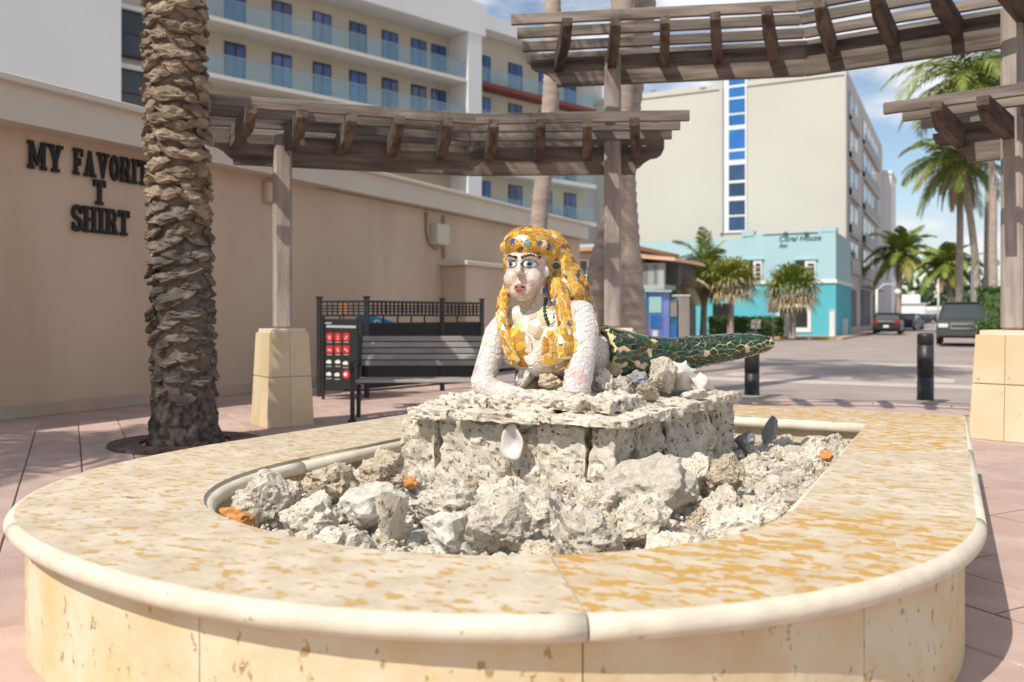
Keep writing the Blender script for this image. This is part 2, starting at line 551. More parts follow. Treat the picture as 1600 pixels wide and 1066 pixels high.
# mosaic
mat('grout', (.66, .60, .49), (.74, .69, .58), scale=20, rough=.95, bump=.3, bscale=60)
mat('grout_gold', (.60, .50, .26), (.70, .61, .38), scale=20, rough=.9, bump=.3, bscale=60)
for nm, c in (('tile_gold', (.52, .285, .025)), ('tile_amber', (.40, .185, .018)), ('tile_ochre', (.46, .29, .07)), ('tile_yellow', (.62, .40, .035)), ('tile_brown', (.19, .09, .03)),
              ('tile_orange', (.66, .25, .03)), ('tile_cream', (.64, .53, .36)), ('tile_blue', (.03, .08, .30)), ('tile_teal', (.02, .17, .17)), ('tile_sky', (.16, .34, .50))):
    mat(nm, c, tuple(min(1, k * 1.25) for k in c), scale=30, rough=.22, rnd=.15, spec=.6)
for nm, c in (('tile_bottle', (.005, .024, .011)), ('tile_forest', (.008, .042, .013)), ('tile_olive', (.045, .055, .008)), ('tile_black', (.013, .012, .012)), ('tile_sea', (.006, .04, .03)), ('tile_umber', (.045, .025, .015)), ('tile_stone', (.42, .33, .22))):
    mat(nm, c, tuple(min(1, k * 1.6) for k in c), scale=20, rough=.12, rnd=.2, spec=.7)
for nm, c in (('shard_white', (.68, .645, .60)), ('shard_rose', (.62, .50, .46)), ('shard_pink', (.63, .45, .45)), ('shard_bone', (.58, .49, .36)), ('shard_tan', (.48, .33, .20)), ('shard_flesh', (.56, .405, .32)), ('shard_lilac', (.66, .59, .59))):
    mat(nm, c, tuple(min(1, k * 1.06) for k in c), scale=20, rough=.4, rnd=.06)
# ================================================================== THE SETTING
def sheet(name, x0, x1, y0, y1, z, m, th=.02, kind='structure'):
    o = MB().box(((x0 + x1) / 2, (y0 + y1) / 2, z - th / 2), (x1 - x0, y1 - y0, th)).build(name, m)
    o['kind'] = kind
    return o
sheet('ground', -900, 900, -300, 1500, -.075, 'road_tan')
sheet('road', -45, 40, 13.36, 300, -.068, 'road_tan', .004)
pavement = sheet('pavement', -10.2, 30, -12, 13.2, -.012, 'joint_dark', .06)
# kerb stones along the road side of the plaza
kerb = thing('kerb', (-2, 13.28, 0), 'low pale stone kerb between pink plaza paving and road', 'kerb')
for i in range(26):
    MB().box((-9.6 + i * 1.0, 13.285, -.035), (.99, .155, .08), bev=.01).build('kerb_stone', 'paver_pink', kerb)
def bandsheet(name, x0, x1, y0, y1, m='road_light'):
    o = MB().box(((x0 + x1) / 2, (y0 + y1) / 2, -.062), (x1 - x0, y1 - y0, .006)).build(name, m)
    o['kind'] = 'structure'
bandsheet('crossing_band', -8, 14, 17.4, 18.3)
for i in range(5):
    bandsheet('crossing_mark', -4.6 + i * 1.9, -3.9 + i * 1.9, 18.9, 20.0)
bandsheet('road_band', -14, 14, 24.5, 25.6)
# far verge with kerb in front of the turquoise building, and the right-hand verge
sheet('verge', -32, -5.6, 49.2, 120, .05, 'paver_pink', .13)
sheet('verge', 2.6, 12, 24, 160, .05, 'paver_pink', .13)
for i in range(7):
    o = MB().box((-18.5 + i * 2.0, 49.05, .0), (1.0, .22, .16), bev=.02).build('yellow_kerb', 'kerb_yellow'); o['kind'] = 'structure'
# paving slabs laid askew across the plaza
ang = R(144.5)
ud, vd = Vector((math.cos(ang), math.sin(ang), 0)), Vector((-math.sin(ang), math.cos(ang), 0))
PW, PL = .42, 1.15
slab_me = MB().box((0, 0, -.02), (PL - .012, PW - .010, .04), bev=.005).mesh('paving_slab', 'paver_pink')
cells = []
for j in range(-60, 60):
    for i in range(-30, 30):
        off = .5 * PL if j % 2 else 0
        p = ud * (i * PL + off) + vd * (j * PW - .088 + PW / 2)
        if -10.1 + .5 < p.x < 8 and -4 < p.y < 12.75:
            dd = -p.x * SN + p.y * CS
            aa = p.x * CS + p.y * SN
            vis = dd > 1 and abs(aa / dd) < .66 and not (-3.7 < p.x < -.1 and 2.2 < p.y < 7.2) and dd > 1.6
            hid = (-4.2 < p.x < -.4 and 6.9 < p.y < 9.2)
            cells.append((0 if vis and not hid else 1, dd if dd > 0 else 99, p))
cells.sort(key=lambda c: (c[0], c[1]))
rest = MB()
for k, (a, b, p) in enumerate(cells):
    if a == 0 and k < 300:
        o = link('paving_slab', slab_me, p + Vector((0, 0, rng.uniform(-.002, .002))), pavement)
        o.rotation_euler = (0, 0, ang)
    else:
        rest.box(p + Vector((0, 0, -.02)), (PL - .012, PW - .010, .04), ang)
# the strip of slabs that the skewed grid leaves at the edges
rest.box((-9.6, 4.4, -.025), (1.2, 17, .04)); rest.box((-1, 12.7, -.026), (18.2, 1.0, .04)); rest.box((18.6, 4.4, -.027), (23, 17, .04))
ro = rest.build('paving_rest', 'paver_pink', pavement); ro['kind'] = 'stuff'

# ================================================================== PLANTER
planter = thing('stone_planter', (-1.9, 4.5, 0), 'long cream coral stone planter with rounded front and wide stained coping', 'planter')
def seg(p0, p1, q0, q1, n):
    return [(Vector(p0).lerp(Vector(p1), k / n), Vector(q0).lerp(Vector(q1), k / n)) for k in range(n + 1)]
def sup(th, a, b, e):
    c, s = math.cos(th), math.sin(th)
    return (math.copysign(abs(c) ** (2 / e), c) * a, -abs(s) ** (2 / e) * b)
def front(t0, t1, n):
    out = []
    for k in range(n + 1):
        th = t0 + (t1 - t0) * k / n
        e = 2.0 if th < math.pi / 2 else 2.0 + .38 * min(1, (th - math.pi / 2) / .6)
        ox, oy = sup(th, 1.99 if th < math.pi / 2 else 2.0, 1.98, e)
        ix, iy = sup(th, 1.25 if th < math.pi / 2 else 1.26, 1.27, e)
        out.append((Vector((-1.9 + ox, 3.65 + oy, 0)), Vector((-1.82 + ix, 3.52 + iy, 0))))
    return out
O0, O1, O2, O3 = (.05, 7.35, 0), (.09, 3.65, 0), (-3.90, 3.65, 0), (-3.62, 7.35, 0)
I0, I1, I2, I3 = (-.57, 6.55, 0), (-.57, 3.52, 0), (-3.08, 3.52, 0), (-2.95, 6.55, 0)
def lp(a, b, t): return Vector(a).lerp(Vector(b), t)
J = R(57)
runs = [
    ('coping_orange', seg(O0, lp(O0, O1, .5), I0, lp(I0, I1, .5), 3)),
    ('coping', seg(lp(O0, O1, .5), O1, lp(I0, I1, .5), I1, 3)),
    ('coping_orange', front(0, J, 18)),
    ('coping', front(J, R(122), 20)),
    ('coping', front(R(122), math.pi, 20)),
    ('coping', seg(O2, lp(O2, O3, .52), I2, lp(I2, I3, .52), 3)),
    ('coping', seg(lp(O2, O3, .52), O3, lp(I2, I3, .52), I3, 3)),
    ('coping', seg(O3, lp(O3, O0, .45), I3, lp(I3, I0, .45), 3)),
    ('coping_orange', seg(lp(O3, O0, .45), O0, lp(I3, I0, .45), I0, 3)),
]
TOP, BR = .5, .036
prof = [('o', -.10, TOP - 2 * BR, 1)]
for k in range(9):
    a = -math.pi / 2 + math.pi * k / 8
    prof.append(('o', -BR + BR * math.cos(a), TOP - BR + BR * math.sin(a), 1 if k < 8 else 0))
prof += [('i', .0, TOP, 1), ('i', .010, TOP - .006, 1), ('i', .010, TOP - .018, 1)]
for k in range(7):
    a = math.pi / 2 + math.pi * k / 6
    prof.append(('i', .035 * math.cos(a) - .012, TOP - .05 + .033 * math.sin(a), 1))
prof += [('i', .05, TOP - .085, 1)]
def sweep(run, prof, gap, closed=True):
    run = [(a.copy(), b.copy()) for a, b in run]
    for e, n in ((0, 1), (-1, -2)):          # pull the ends in for the joint
        for q in (0, 1):
            d = (run[n][q] - run[e][q]).normalized() * gap
            run[e][q].x += d.x; run[e][q].y += d.y
    vs, fs, ms = [], [], []
    m = len(prof)
    for a, b in run:
        e = (a - b).normalized()
        for s_, off, z, mi in prof:
            p = (a if s_ == 'o' else b) + e * off
            vs.append((p.x, p.y, z))
    for i in range(len(run) - 1):
        for k in range(m if closed else m - 1):
            k2 = (k + 1) % m
            fs.append((i * m + k, i * m + k2, (i + 1) * m + k2, (i + 1) * m + k))
            ms.append(prof[k][3])
    mb = MB()
    for f, mi in zip(fs, ms):
        mb.f.append(list(f)); mb.mi.append(mi); mb.sm.append(mi == 1)
    mb.v = [Vector(p) for p in vs]
    mb.f.append(list(range(m))); mb.mi.append(1); mb.sm.append(False)
    mb.f.append([(len(run) - 1) * m + k for k in range(m)][::-1]); mb.mi.append(1); mb.sm.append(False)
    return mb
for mname, run in runs:
    sweep(run, prof, .0028).build('coping_slab', [mname, 'bullnose'], planter, fix=True)
bed_prof = [('o', -.135, .02, 0), ('o', -.135, TOP - .078, 0), ('i', .06, TOP - .078, 0), ('i', .06, .02, 0)]
allrun = [p for _, r in runs for p in r[:-1]] + [runs[0][1][0]]
sweep(allrun, bed_prof, 0).build('planter_core', 'mortar', planter, fix=True)
wall_prof = [('o', -.075, 0, 0), ('o', -.075, TOP - .0745, 0), ('o', -.134, TOP - .0745, 0), ('o', -.134, 0, 0)]
wi_prof = [('i', .058, TOP - .086, 0), ('i', .022, TOP - .086, 0), ('i', .022, .1, 0), ('i', .058, .1, 0)]
wruns = [runs[0][1], runs[1][1], front(0, R(30), 10), front(R(30), J, 10), front(J, R(90), 12), front(R(90), R(122), 12), front(R(122), R(152), 12), front(R(152), math.pi, 10)] + [r for _, r in runs[5:]]
for r in wruns:
    sweep(r, wall_prof, .002).build('wall_panel', 'coral_panel', planter, fix=True)
for _, r in runs:
    sweep(r, wi_prof, .002).build('inner_panel', 'pedestal_stone', planter, fix=True)
# bed of fine rubble
inner = [b for a, b in allrun[:-1]]
def inside(x, y, mg):
    if y > 6.5 - mg or x > -.6 - mg or x < -3.05 + mg: return False
    if y < 3.52:
        r = 1.25 - mg
        e = 2.0 if x > -1.82 else 2.3
        return abs((x + 1.82) / r) ** e + abs((y - 3.52) / r) ** e < 1
    return True
def ped_right(y): return -1.46 + (y - 3.87) * .13
def in_ped(x, y, mg): return -2.68 - mg < x < ped_right(y) + mg and 3.86 - mg < y < 5.42 + mg
def bed(x, y):
    dx = max(-2.66 - x, x - ped_right(y), 0); dy = max(3.87 - y, y - 5.4, 0)
    d = math.hypot(dx, dy)
    return .335 + .035 * math.exp(-(d / .3) ** 2) + .02 * noise.noise(Vector((x * 3, y * 3, 0)))
bm_ = MB()
nx, ny = 70, 110
vid = {}
for i in range(nx):
    for j in range(ny):
        x, y = -3.1 + 2.55 * i / (nx - 1), 2.25 + 4.3 * j / (ny - 1)
        if inside(x, y, -.04):
            vid[i, j] = len(bm_.v)
            bm_.v.append(Vector((x, y, bed(x, y) - .012 + .015 * noise.noise(Vector((x * 30, y * 30, 1))))))
for (i, j) in list(vid):
    if all(k in vid for k in ((i + 1, j), (i, j + 1), (i + 1, j + 1))):
        bm_.f.append([vid[i, j], vid[i + 1, j], vid[i + 1, j + 1], vid[i, j + 1]]); bm_.mi.append(0); bm_.sm.append(True)
# chips of coral too small to pick apart lie on the bed
for k in range(7000):
    x, y = rng.uniform(-3.05, -.58), rng.uniform(2.28, 6.5)
    if not inside(x, y, .012) or in_ped(x, y, -.02): continue
    s = rng.uniform(.006, .02)
    z = bed(x, y) - .004 + rng.uniform(0, .025)
    vs = [Vector((rng.uniform(-1, 1), rng.uniform(-1, 1), rng.uniform(-.7, .7))).normalized() * s * rng.uniform(.7, 1.3) for _ in range(6)]
    d6 = [Vector((1, 0, 0)), Vector((-1, 0, 0)), Vector((0, 1, 0)), Vector((0, -1, 0)), Vector((0, 0, .8)), Vector((0, 0, -.8))]
    M_ = Matrix.Rotation(rng.uniform(0, 6.3), 3, Vector((rng.gauss(0, 1), rng.gauss(0, 1), rng.gauss(0, 1))).normalized())
    vs = [Vector((x, y, z)) + M_ @ (d * s * rng.uniform(.6, 1.4)) for d in d6]
    bm_.add(vs, [(0, 2, 4), (2, 1, 4), (1, 3, 4), (3, 0, 4), (2, 0, 5), (1, 2, 5), (3, 1, 5), (0, 3, 5)])
go = bm_.build('coral_gravel', 'gravel')
tag(go, 'pale crushed coral chips covering the bed between the planter rocks', 'gravel', kind='stuff')

# ================================================================== STONE BASE UNDER THE SCULPTURE
base = thing('stone_plinth', (-2.05, 4.6, .3), 'rough pitted coral stone plinth of stacked blocks under the mosaic mermaid', 'plinth')
def bx(px, Y): return A(px, 700, Y).x
sd = 1
fb = [(626, 679, 3.885, .30, .70), (683, 788, 3.875, .30, .715), (786, 842, 3.91, .30, .71), (840, 914, 3.88, .30, .712), (918, 960, 3.86, .30, .712)]
for a, b, y, z0, z1 in fb:
    sd += 1
    x0, x1 = bx(a, y), bx(b, y)
    rough_block(((x0 + x1) / 2, y + .14, (z0 + z1) / 2), (x1 - x0, .28, z1 - z0), .017, 20, sd, 0, .18, 8).build('block', 'coral_block', base)
for k in range(4):                            # right flank
    sd += 1
    y0 = 4.14 + k * .32
    y1 = y0 + .33
    xr = ped_right((y0 + y1) / 2)
    rough_block((xr - .14 + (.01 if k % 2 else -.012), (y0 + y1) / 2, .5), (.3, y1 - y0 + .02, .43), .036, 20, sd, -.13, .25, 7).build('block', 'coral_block', base)
for k in range(4):                            # left flank and back
    sd += 1
    rough_block((-2.52, 4.34 + k * .34, .5), (.28, .345, .43), .02, 7, sd, 0, .25, 8).build('block', 'coral_block', base)
for k in range(3):
    sd += 1
    rough_block((-2.24 + k * .36, 5.28, .5), (.37, .26, .42), .02, 7, sd, 0, .25, 8).build('block', 'coral_block', base)
rough_block((-2.0, 4.6, .58), (.9, 1.2, .3), .01, 6, 40, 0, .1, 8).build('fill', 'coral_block', base)
def ledge(x0, x1, y0, y1, z0=.712, z1=.765, amp=.010, rot=0, cuts=18):
    global sd
    sd += 1
    rough_block(((x0 + x1) / 2, (y0 + y1) / 2, (z0 + z1) / 2), (x1 - x0, y1 - y0, z1 - z0), amp, cuts, sd, rot, .3, 11).build('ledge_slab', 'coral_block', base)
ledge(bx(640, 3.83), bx(703, 3.83), 3.80, 4.16, .70, .768)
ledge(bx(706, 3.8), bx(846, 3.8), 3.79, 4.12, .712, .768)
ledge(bx(844, 3.8), bx(984, 3.8), 3.785, 4.14, .722, .766)
for k, (y0, y1) in enumerate(((4.13, 4.56), (4.56, 4.98), (4.97, 5.44))):
    xr = ped_right((y0 + y1) / 2) + .07
    ledge(xr - .48, xr, y0, y1, .71 + .004 * k, .768 + .006 * k, .014, -.13)
ledge(-2.72, -2.3, 4.15, 4.8); ledge(-2.70, -2.28, 4.8, 5.44); ledge(-2.34, -1.68, 4.1, 4.75, .70, .772, .01); ledge(-2.32, -1.62, 4.74, 5.42, .70, .775, .01)
# upper course under the arms
ledge(bx(688, 4.0), bx(770, 4.0), 3.93, 4.3, .765, .815, .016)
ledge(bx(762, 3.95), bx(868, 3.95), 3.90, 4.35, .765, .835, .02, .05, 20)
ledge(bx(864, 3.95), bx(962, 3.95), 3.91, 4.36, .765, .838, .02, -.06, 20)
# oyster shell set in the front
sh = MB()
c = A(802, 690, 3.845)
nn, mm_ = 26, 5
for j in range(mm_ + 1):
    for k in range(nn):
        a = 2 * math.pi * k / nn
        r = j / mm_
        rx, rz = .064 * (1 - .22 * math.sin(a)), .092
        wob = 1 + .05 * math.sin(5 * a + 1) * r
        dish = .022 * (r ** 2) - .012 if r < .95 else .004
        sh.v.append(c + Vector((rx * r * math.cos(a) * wob, -.012 - dish + .03 * (1 - r), rz * r * math.sin(a) * wob)))
for j in range(mm_):
    for k in range(nn):
        k2 = (k + 1) % nn
        sh.f.append([j * nn + k, j * nn + k2, (j + 1) * nn + k2, (j + 1) * nn + k]); sh.mi.append(1 if j < 3 else 0); sh.sm.append(True)
osh = sh.build('oyster_shell', ['shell_white', 'shell_inner'], base, fix=True)
so = osh.modifiers.new('s', 'SOLIDIFY'); so.thickness = .008
osh['label'] = 'oval white oyster shell set upright in the front face'

# ================================================================== ROCKS
rocks_me = [rock_mesh('coral_rock', 11 + k, 'coral_rock', 4, .5, 2 + k % 4, .075, 0, .17) for k in range(9)]
tan_me = [rock_mesh('coral_rock', 41 + k, 'coral_tan', 4, .5, 5, .08) for k in range(3)]
white_me = [rock_mesh('coral_rock', 61 + k, 'coral_white', 4, .4, 8, .035) for k in range(3)]
placed = []
def put_rock(me, c, r, label, group=None, sc=(1, 1, .8), rot=None, name='coral_rock'):
    o = link(name, me, c)
    o.scale = (r * sc[0], r * sc[1], r * sc[2])
    o.rotation_euler = rot or (rng.uniform(-.5, .5), rng.uniform(-.5, .5), rng.uniform(0, 6.28))
    tag(o, label, 'rock', group)
    placed.append((c[0], c[1], r))
    return o
def pr(px, py, z): return G(px, py, z)
stri = rock_mesh('striated_rock', 91, 'coral_block', 4, .35, 6, .03, .02)
put_rock(stri, pr(1018, 770, .44), .20, 'big grey striated coral boulder leaning at right front corner of stone plinth', sc=(1.05, .8, .8), rot=(.2, -.35, .4), name='boulder')
put_rock(white_me[0], pr(570, 790, .44), .145, 'large smooth white coral boulder in front left of planter', sc=(1, .8, .75), rot=(.1, .1, .3), name='boulder')
put_rock(rocks_me[1], pr(418, 782, .45), .125, 'pale pitted rock at left tip of planter bed behind orange stone', sc=(1, .9, .8))
put_rock(rock_mesh('orange_rock', 71, 'rock_orange', 4, .4, 7, .02), pr(374, 812, .415), .068, 'orange and white stone at left tip of planter bed', sc=(1.1, .8, .75), rot=(0, .2, .5), name='orange_rock')
put_rock(rock_mesh('orange_rock', 72, 'rock_orange', 3, .4, 7, .02), pr(640, 753, .45), .04, 'small orange rock fragment below left corner of stone plinth', name='orange_rock')
put_rock(rock_mesh('orange_rock', 73, 'rock_orange', 3, .4, 7, .02), pr(1292, 712, .45), .04, 'small orange stone beside right rim of planter', name='orange_rock')
put_rock(rock_mesh('grey_rock', 74, 'rock_grey', 3, .5, 6, .03), pr(1205, 672, .48), .085, 'dark grey upright rock standing at far right of bed', sc=(.6, .6, 1.2), rot=(.2, .1, 1), name='grey_rock')
put_rock(rock_mesh('grey_rock', 75, 'rock_grey', 3, .5, 6, .03), pr(1165, 690, .46), .07, 'dark grey low rock beside back corner of stone plinth', name='grey_rock')
put_rock(rocks_me[3], pr(1090, 738, .47), .12, 'pale angular rock behind the striated boulder', sc=(1, .7, .8))
put_rock(white_me[1], pr(1075, 762, .45), .085, 'small white triangular rock wedged against the striated boulder', sc=(1, .6, .9))
put_rock(tan_me[0], pr(1135, 745, .46), .13, 'tan pitted rock right of the striated boulder', sc=(1, .8, .8))
put_rock(rocks_me[2], pr(1000, 815, .44), .13, 'pale pitted rock in front of the striated boulder')
put_rock(rocks_me[5], pr(780, 828, .43), .14, 'rounded grey white rock at middle of front rim', sc=(1, .9, .75))
put_rock(white_me[2], pr(700, 832, .42), .12, 'chalky lumpy rock left of middle at front rim')
put_rock(rocks_me[0], pr(695, 795, .40), .14, 'broad rough rock under left half of stone plinth front', sc=(1.1, .8, .7))
put_rock(rocks_me[4], pr(840, 800, .40), .13, 'broad pitted rock under oyster shell', sc=(1.1, .8, .75))
put_rock(tan_me[1], pr(520, 752, .47), .13, 'tan porous rock near left inner rim')
put_rock(tan_me[2], pr(600, 740, .47), .11, 'tan porous rock touching left corner of stone plinth')
put_rock(rocks_me[6], pr(490, 812, .43), .115, 'grey speckled rock between orange stone and white boulder')
put_rock(rocks_me[7], pr(915, 840, .42), .12, 'pitted rock at front rim right of middle')
put_rock(rocks_me[8], pr(1160, 830, .43), .125, 'flat topped pale rock by curved right front rim', sc=(1.1, .8, .75))
# fan shaped wedge of striated shell rock
wg = MB()
cw = pr(607, 850, .36)
nf = 15
for k in range(nf + 1):
    a = -.62 + 1.1 * k / nf
    rad = .19
    for j, (rr_, th) in enumerate(((.05, .05), (.5, .05), (1.0, .028))):
        rip = .008 * (1 if k % 2 else -1) * rr_
        for s_ in (-1, 1):
            wg.v.append(cw + Vector((math.sin(a) * rad * (rr_ if rr_ > .1 else .25) * .62 + .02, s_ * th + rip * s_, .02 + math.cos(a) * rad * rr_)))
for k in range(nf):
    b0, b1 = k * 6, (k + 1) * 6
    for j in range(2):
        wg.f.append([b0 + j * 2, b0 + j * 2 + 2, b1 + j * 2 + 2, b1 + j * 2]); wg.f.append([b0 + j * 2 + 1, b1 + j * 2 + 1, b1 + j * 2 + 3, b0 + j * 2 + 3])
    wg.f.append([b0 + 4, b0 + 5, b1 + 5, b1 + 4]); wg.f.append([b0, b1, b1 + 1, b0 + 1])
for b in (0, nf * 6):
    wg.f.append([b, b + 1, b + 3, b + 2]); wg.f.append([b + 2, b + 3, b + 5, b + 4])
wg.mi = [0] * len(wg.f); wg.sm = [False] * len(wg.f)
tag(wg.build('fan_rock', 'coral_block', fix=True), 'upright fan shaped ribbed coral wedge below the white boulder', 'rock')
placed.append((cw.x, cw.y, .1))
def zone(x, y):
    if y < 3.8:
        if x < -2.25: return 'pale coral rock heaped in the left front curve of the planter'
        if x > -1.35: return 'pale coral rock heaped in the right front curve of the planter'
        return 'pale coral rock heaped before the front of the stone plinth'
    if x < -2.6: return 'pale coral rock between stone plinth and left rim'
    if y > 5.5: return 'pale coral rock at the far end of the planter bed'
    return 'pale coral rock between stone plinth and right rim'
tot = 0
for lo, hi, want, tries in ((.09, .13, 30, 1600), (.058, .095, 120, 5000), (.03, .053, 125, 6000)):
    n = 0
    for _ in range(tries):
        if n >= want: break
        x, y = rng.uniform(-3.05, -.58), rng.uniform(2.28, 6.5)
        r = rng.uniform(lo, hi)
        if x > -1.4 and y > 4.2: r *= .8
        if not inside(x, y, r * .75) or in_ped(x, y, r * .55): continue
        if any((x - a) ** 2 + (y - b) ** 2 < (.78 * (r + q)) ** 2 for a, b, q in placed): continue
        u = rng.random()
        me = rng.choice(rocks_me) if u < .74 else rng.choice(tan_me) if u < .84 else rng.choice(white_me)
        z = zone(x, y).replace('pale', ('large' if r > .095 else 'fist sized' if r > .055 else 'small') + (' pitted cream' if u < .74 else ' tan' if u < .84 else ' chalky white'))
        put_rock(me, (x, y, bed(x, y) + r * .22), r, z, z.replace('coral rock', 'coral rocks'), (1, rng.uniform(.7, 1), rng.uniform(.65, .95)))
        n += 1
# rocks and shells lying on the stone plinth around the sculpture
def top_rock(me, px, py, Y, r, label, sc=(1, 1, .8), name='coral_rock', rot=None):
    put_rock(me, A(px, py, Y), r, label, None, sc, rot, name)
top_rock(white_me[0], 818, 588, 4.28, .085, 'cream pointed rock under the chest of the mermaid', (.6, .7, 1.1), rot=(.1, .3, .5))
top_rock(rock_mesh('grey_rock', 76, 'coral_block', 4, .5, 6, .06), 845, 590, 4.5, .12, 'shaded grey rock behind the pointed one under the chest')
top_rock(tan_me[0], 858, 598, 4.24, .075, 'orange tinged rock between the mermaid arms', (1.2, .8, .7))
top_rock(white_me[1], 888, 605, 4.2, .04, 'small pale stone beside the upright arm')
top_rock(rocks_me[1], 942, 602, 4.45, .085, 'grey rock just right of the upright arm')
top_rock(rocks_me[3], 968, 608, 4.5, .075, 'pale rock under the start of the tail', (.7, 1, 1))
top_rock(rock_mesh('grey_rock', 77, 'rock_grey', 4, .4, 5, .04), 995, 598, 4.72, .085, 'blue grey rock under the tail', (1, .8, .8), 'grey_rock')
top_rock(tan_me[1], 1010, 612, 4.55, .07, 'pinkish tan rock on the right edge under the tail', (1.2, .8, .7))
top_rock(rocks_me[5], 1035, 590, 4.85, .095, 'mossy pitted rock beside the spiny conch shell', (.8, .8, 1))
top_rock(white_me[2], 1085, 618, 4.85, .06, 'flat white stone in front of the two conch shells', (1.5, .8, .5))
def conch(name, c, size, rot, label, spikes=8, slen=.45):
    mb = MB()
    n = 40
    prof_ = [(0.02, -1.0), (.10, -.9), (.2, -.6), (.36, -.25), (.55, .05), (.66, .22), (.58, .34), (.36, .42), (.30, .52), (.2, .58), (.16, .68), (.06, .8), (.01, .88)]
    for r, z in prof_:
        sp = slen * math.exp(-((z - .24) / .13) ** 2) + .5 * slen * math.exp(-((z - .5) / .06) ** 2) * .4
        for k in range(n):
            a = 2 * math.pi * k / n
            s_ = max(0, math.cos(spikes * a)) ** 5
            fl = 1 + .35 * math.exp(-((a - 1.2) / .5) ** 2) * (1 if z < .3 else 0)
            rr_ = (r * fl + sp * s_)
            mb.v.append(Vector((rr_ * math.cos(a), rr_ * math.sin(a) * .85, z + .10 * s_ * (sp > .05) + .07 * a / 6.28)) * size)
    for i in range(len(prof_) - 1):
        for k in range(n):
            k2 = (k + 1) % n
            mb.f.append([i * n + k, i * n + k2, (i + 1) * n + k2, (i + 1) * n + k]); mb.mi.append(0); mb.sm.append(True)
    # lip of the opening
    me = mb.mesh(name, ['shell_white'])
    o = link(name, me, c)
    o.rotation_euler = rot
    mo = o.modifiers.new('sub', 'SUBSURF'); mo.levels = 1; mo.render_levels = 1
    return tag(o, label, 'shell')
conch('conch_shell', A(1064, 585, 4.95), .13, (R(-100), R(20), R(15)), 'white spiny conch shell propped against the tail')
conch('conch_shell', A(1098, 600, 5.0), .095, (R(60), R(40), R(-60)), 'smaller smooth white conch right of the spiny one', 5, .12)
# ================================================================== MOSAIC MERMAID
mer = thing('mermaid_sculpture', (-2.0, 4.5, .77), 'mosaic mermaid sculpture with golden hair lying propped on her arms', 'sculpture')
def remesh(mb, voxel, smooth=6, fac=.5):
    me = mb.mesh('tmp', 'grout')
    o = bpy.data.objects.new('tmp', me)
    col.objects.link(o)
    m = o.modifiers.new('r', 'REMESH'); m.mode = 'VOXEL'; m.voxel_size = voxel; m.use_smooth_shade = True
    s = o.modifiers.new('s', 'SMOOTH'); s.iterations = smooth; s.factor = fac
    dg = bpy.context.evaluated_depsgraph_get()
    ev = o.evaluated_get(dg)
    out = bpy.data.meshes.new_from_object(ev)
    bpy.data.objects.remove(o)
    out.polygons.foreach_set('use_smooth', [True] * len(out.polygons))
    return out
def mesh_obj(name, me, mats, parent):
    me.name = name
    lo = Vector([min(v.co[k] for v in me.vertices) for k in range(3)]); hi = Vector([max(v.co[k] for v in me.vertices) for k in range(3)])
    c = (lo + hi) / 2
    tree = BVHTree.FromPolygons([v.co.copy() for v in me.vertices], [list(p.vertices) for p in me.polygons])
    pol = [(p.center.copy(), p.normal.copy(), p.area) for p in me.polygons]
    me.materials.clear()
    for m in mats: me.materials.append(MATS[m])
    for v in me.vertices: v.co -= c
    o = link(name, me, c, parent)
    return o, tree, pol
def darts(pol, r, keep=None, seed=1, dens=9, rfun=None):
    rr = random.Random(seed)
    P = [p for p in pol if keep is None or keep(p[0], p[1])]
    tot = sum(p[2] for p in P)
    n = int(dens * tot / (r * r))
    acc, cell = [], {}
    picks = rr.choices(P, weights=[p[2] for p in P], k=n)
    for c, nn_, a in picks:
        q = c + Vector((rr.gauss(0, 1), rr.gauss(0, 1), rr.gauss(0, 1))) * (math.sqrt(a) * .3)
        key = tuple(int(math.floor(q[k] / r)) for k in range(3))
        ok = True
        for dx in (-1, 0, 1):
            for dy in (-1, 0, 1):
                for dz in (-1, 0, 1):
                    for s_ in cell.get((key[0] + dx, key[1] + dy, key[2] + dz), ()):
                        if (s_ - q).length < r: ok = False
        if ok:
            cell.setdefault(key, []).append(q)
            acc.append((q, nn_))
    return [a for a in acc if rr.random() > .16]
def clip(poly, nx, ny, d):
    out = []
    for i in range(len(poly)):
        p, q = poly[i], poly[(i + 1) % len(poly)]
        a, b = p[0] * nx + p[1] * ny - d, q[0] * nx + q[1] * ny - d
        if a <= 0: out.append(p)
        if a * b < 0:
            t = a / (a - b)
            out.append((p[0] + (q[0] - p[0]) * t, p[1] + (q[1] - p[1]) * t))
    return out
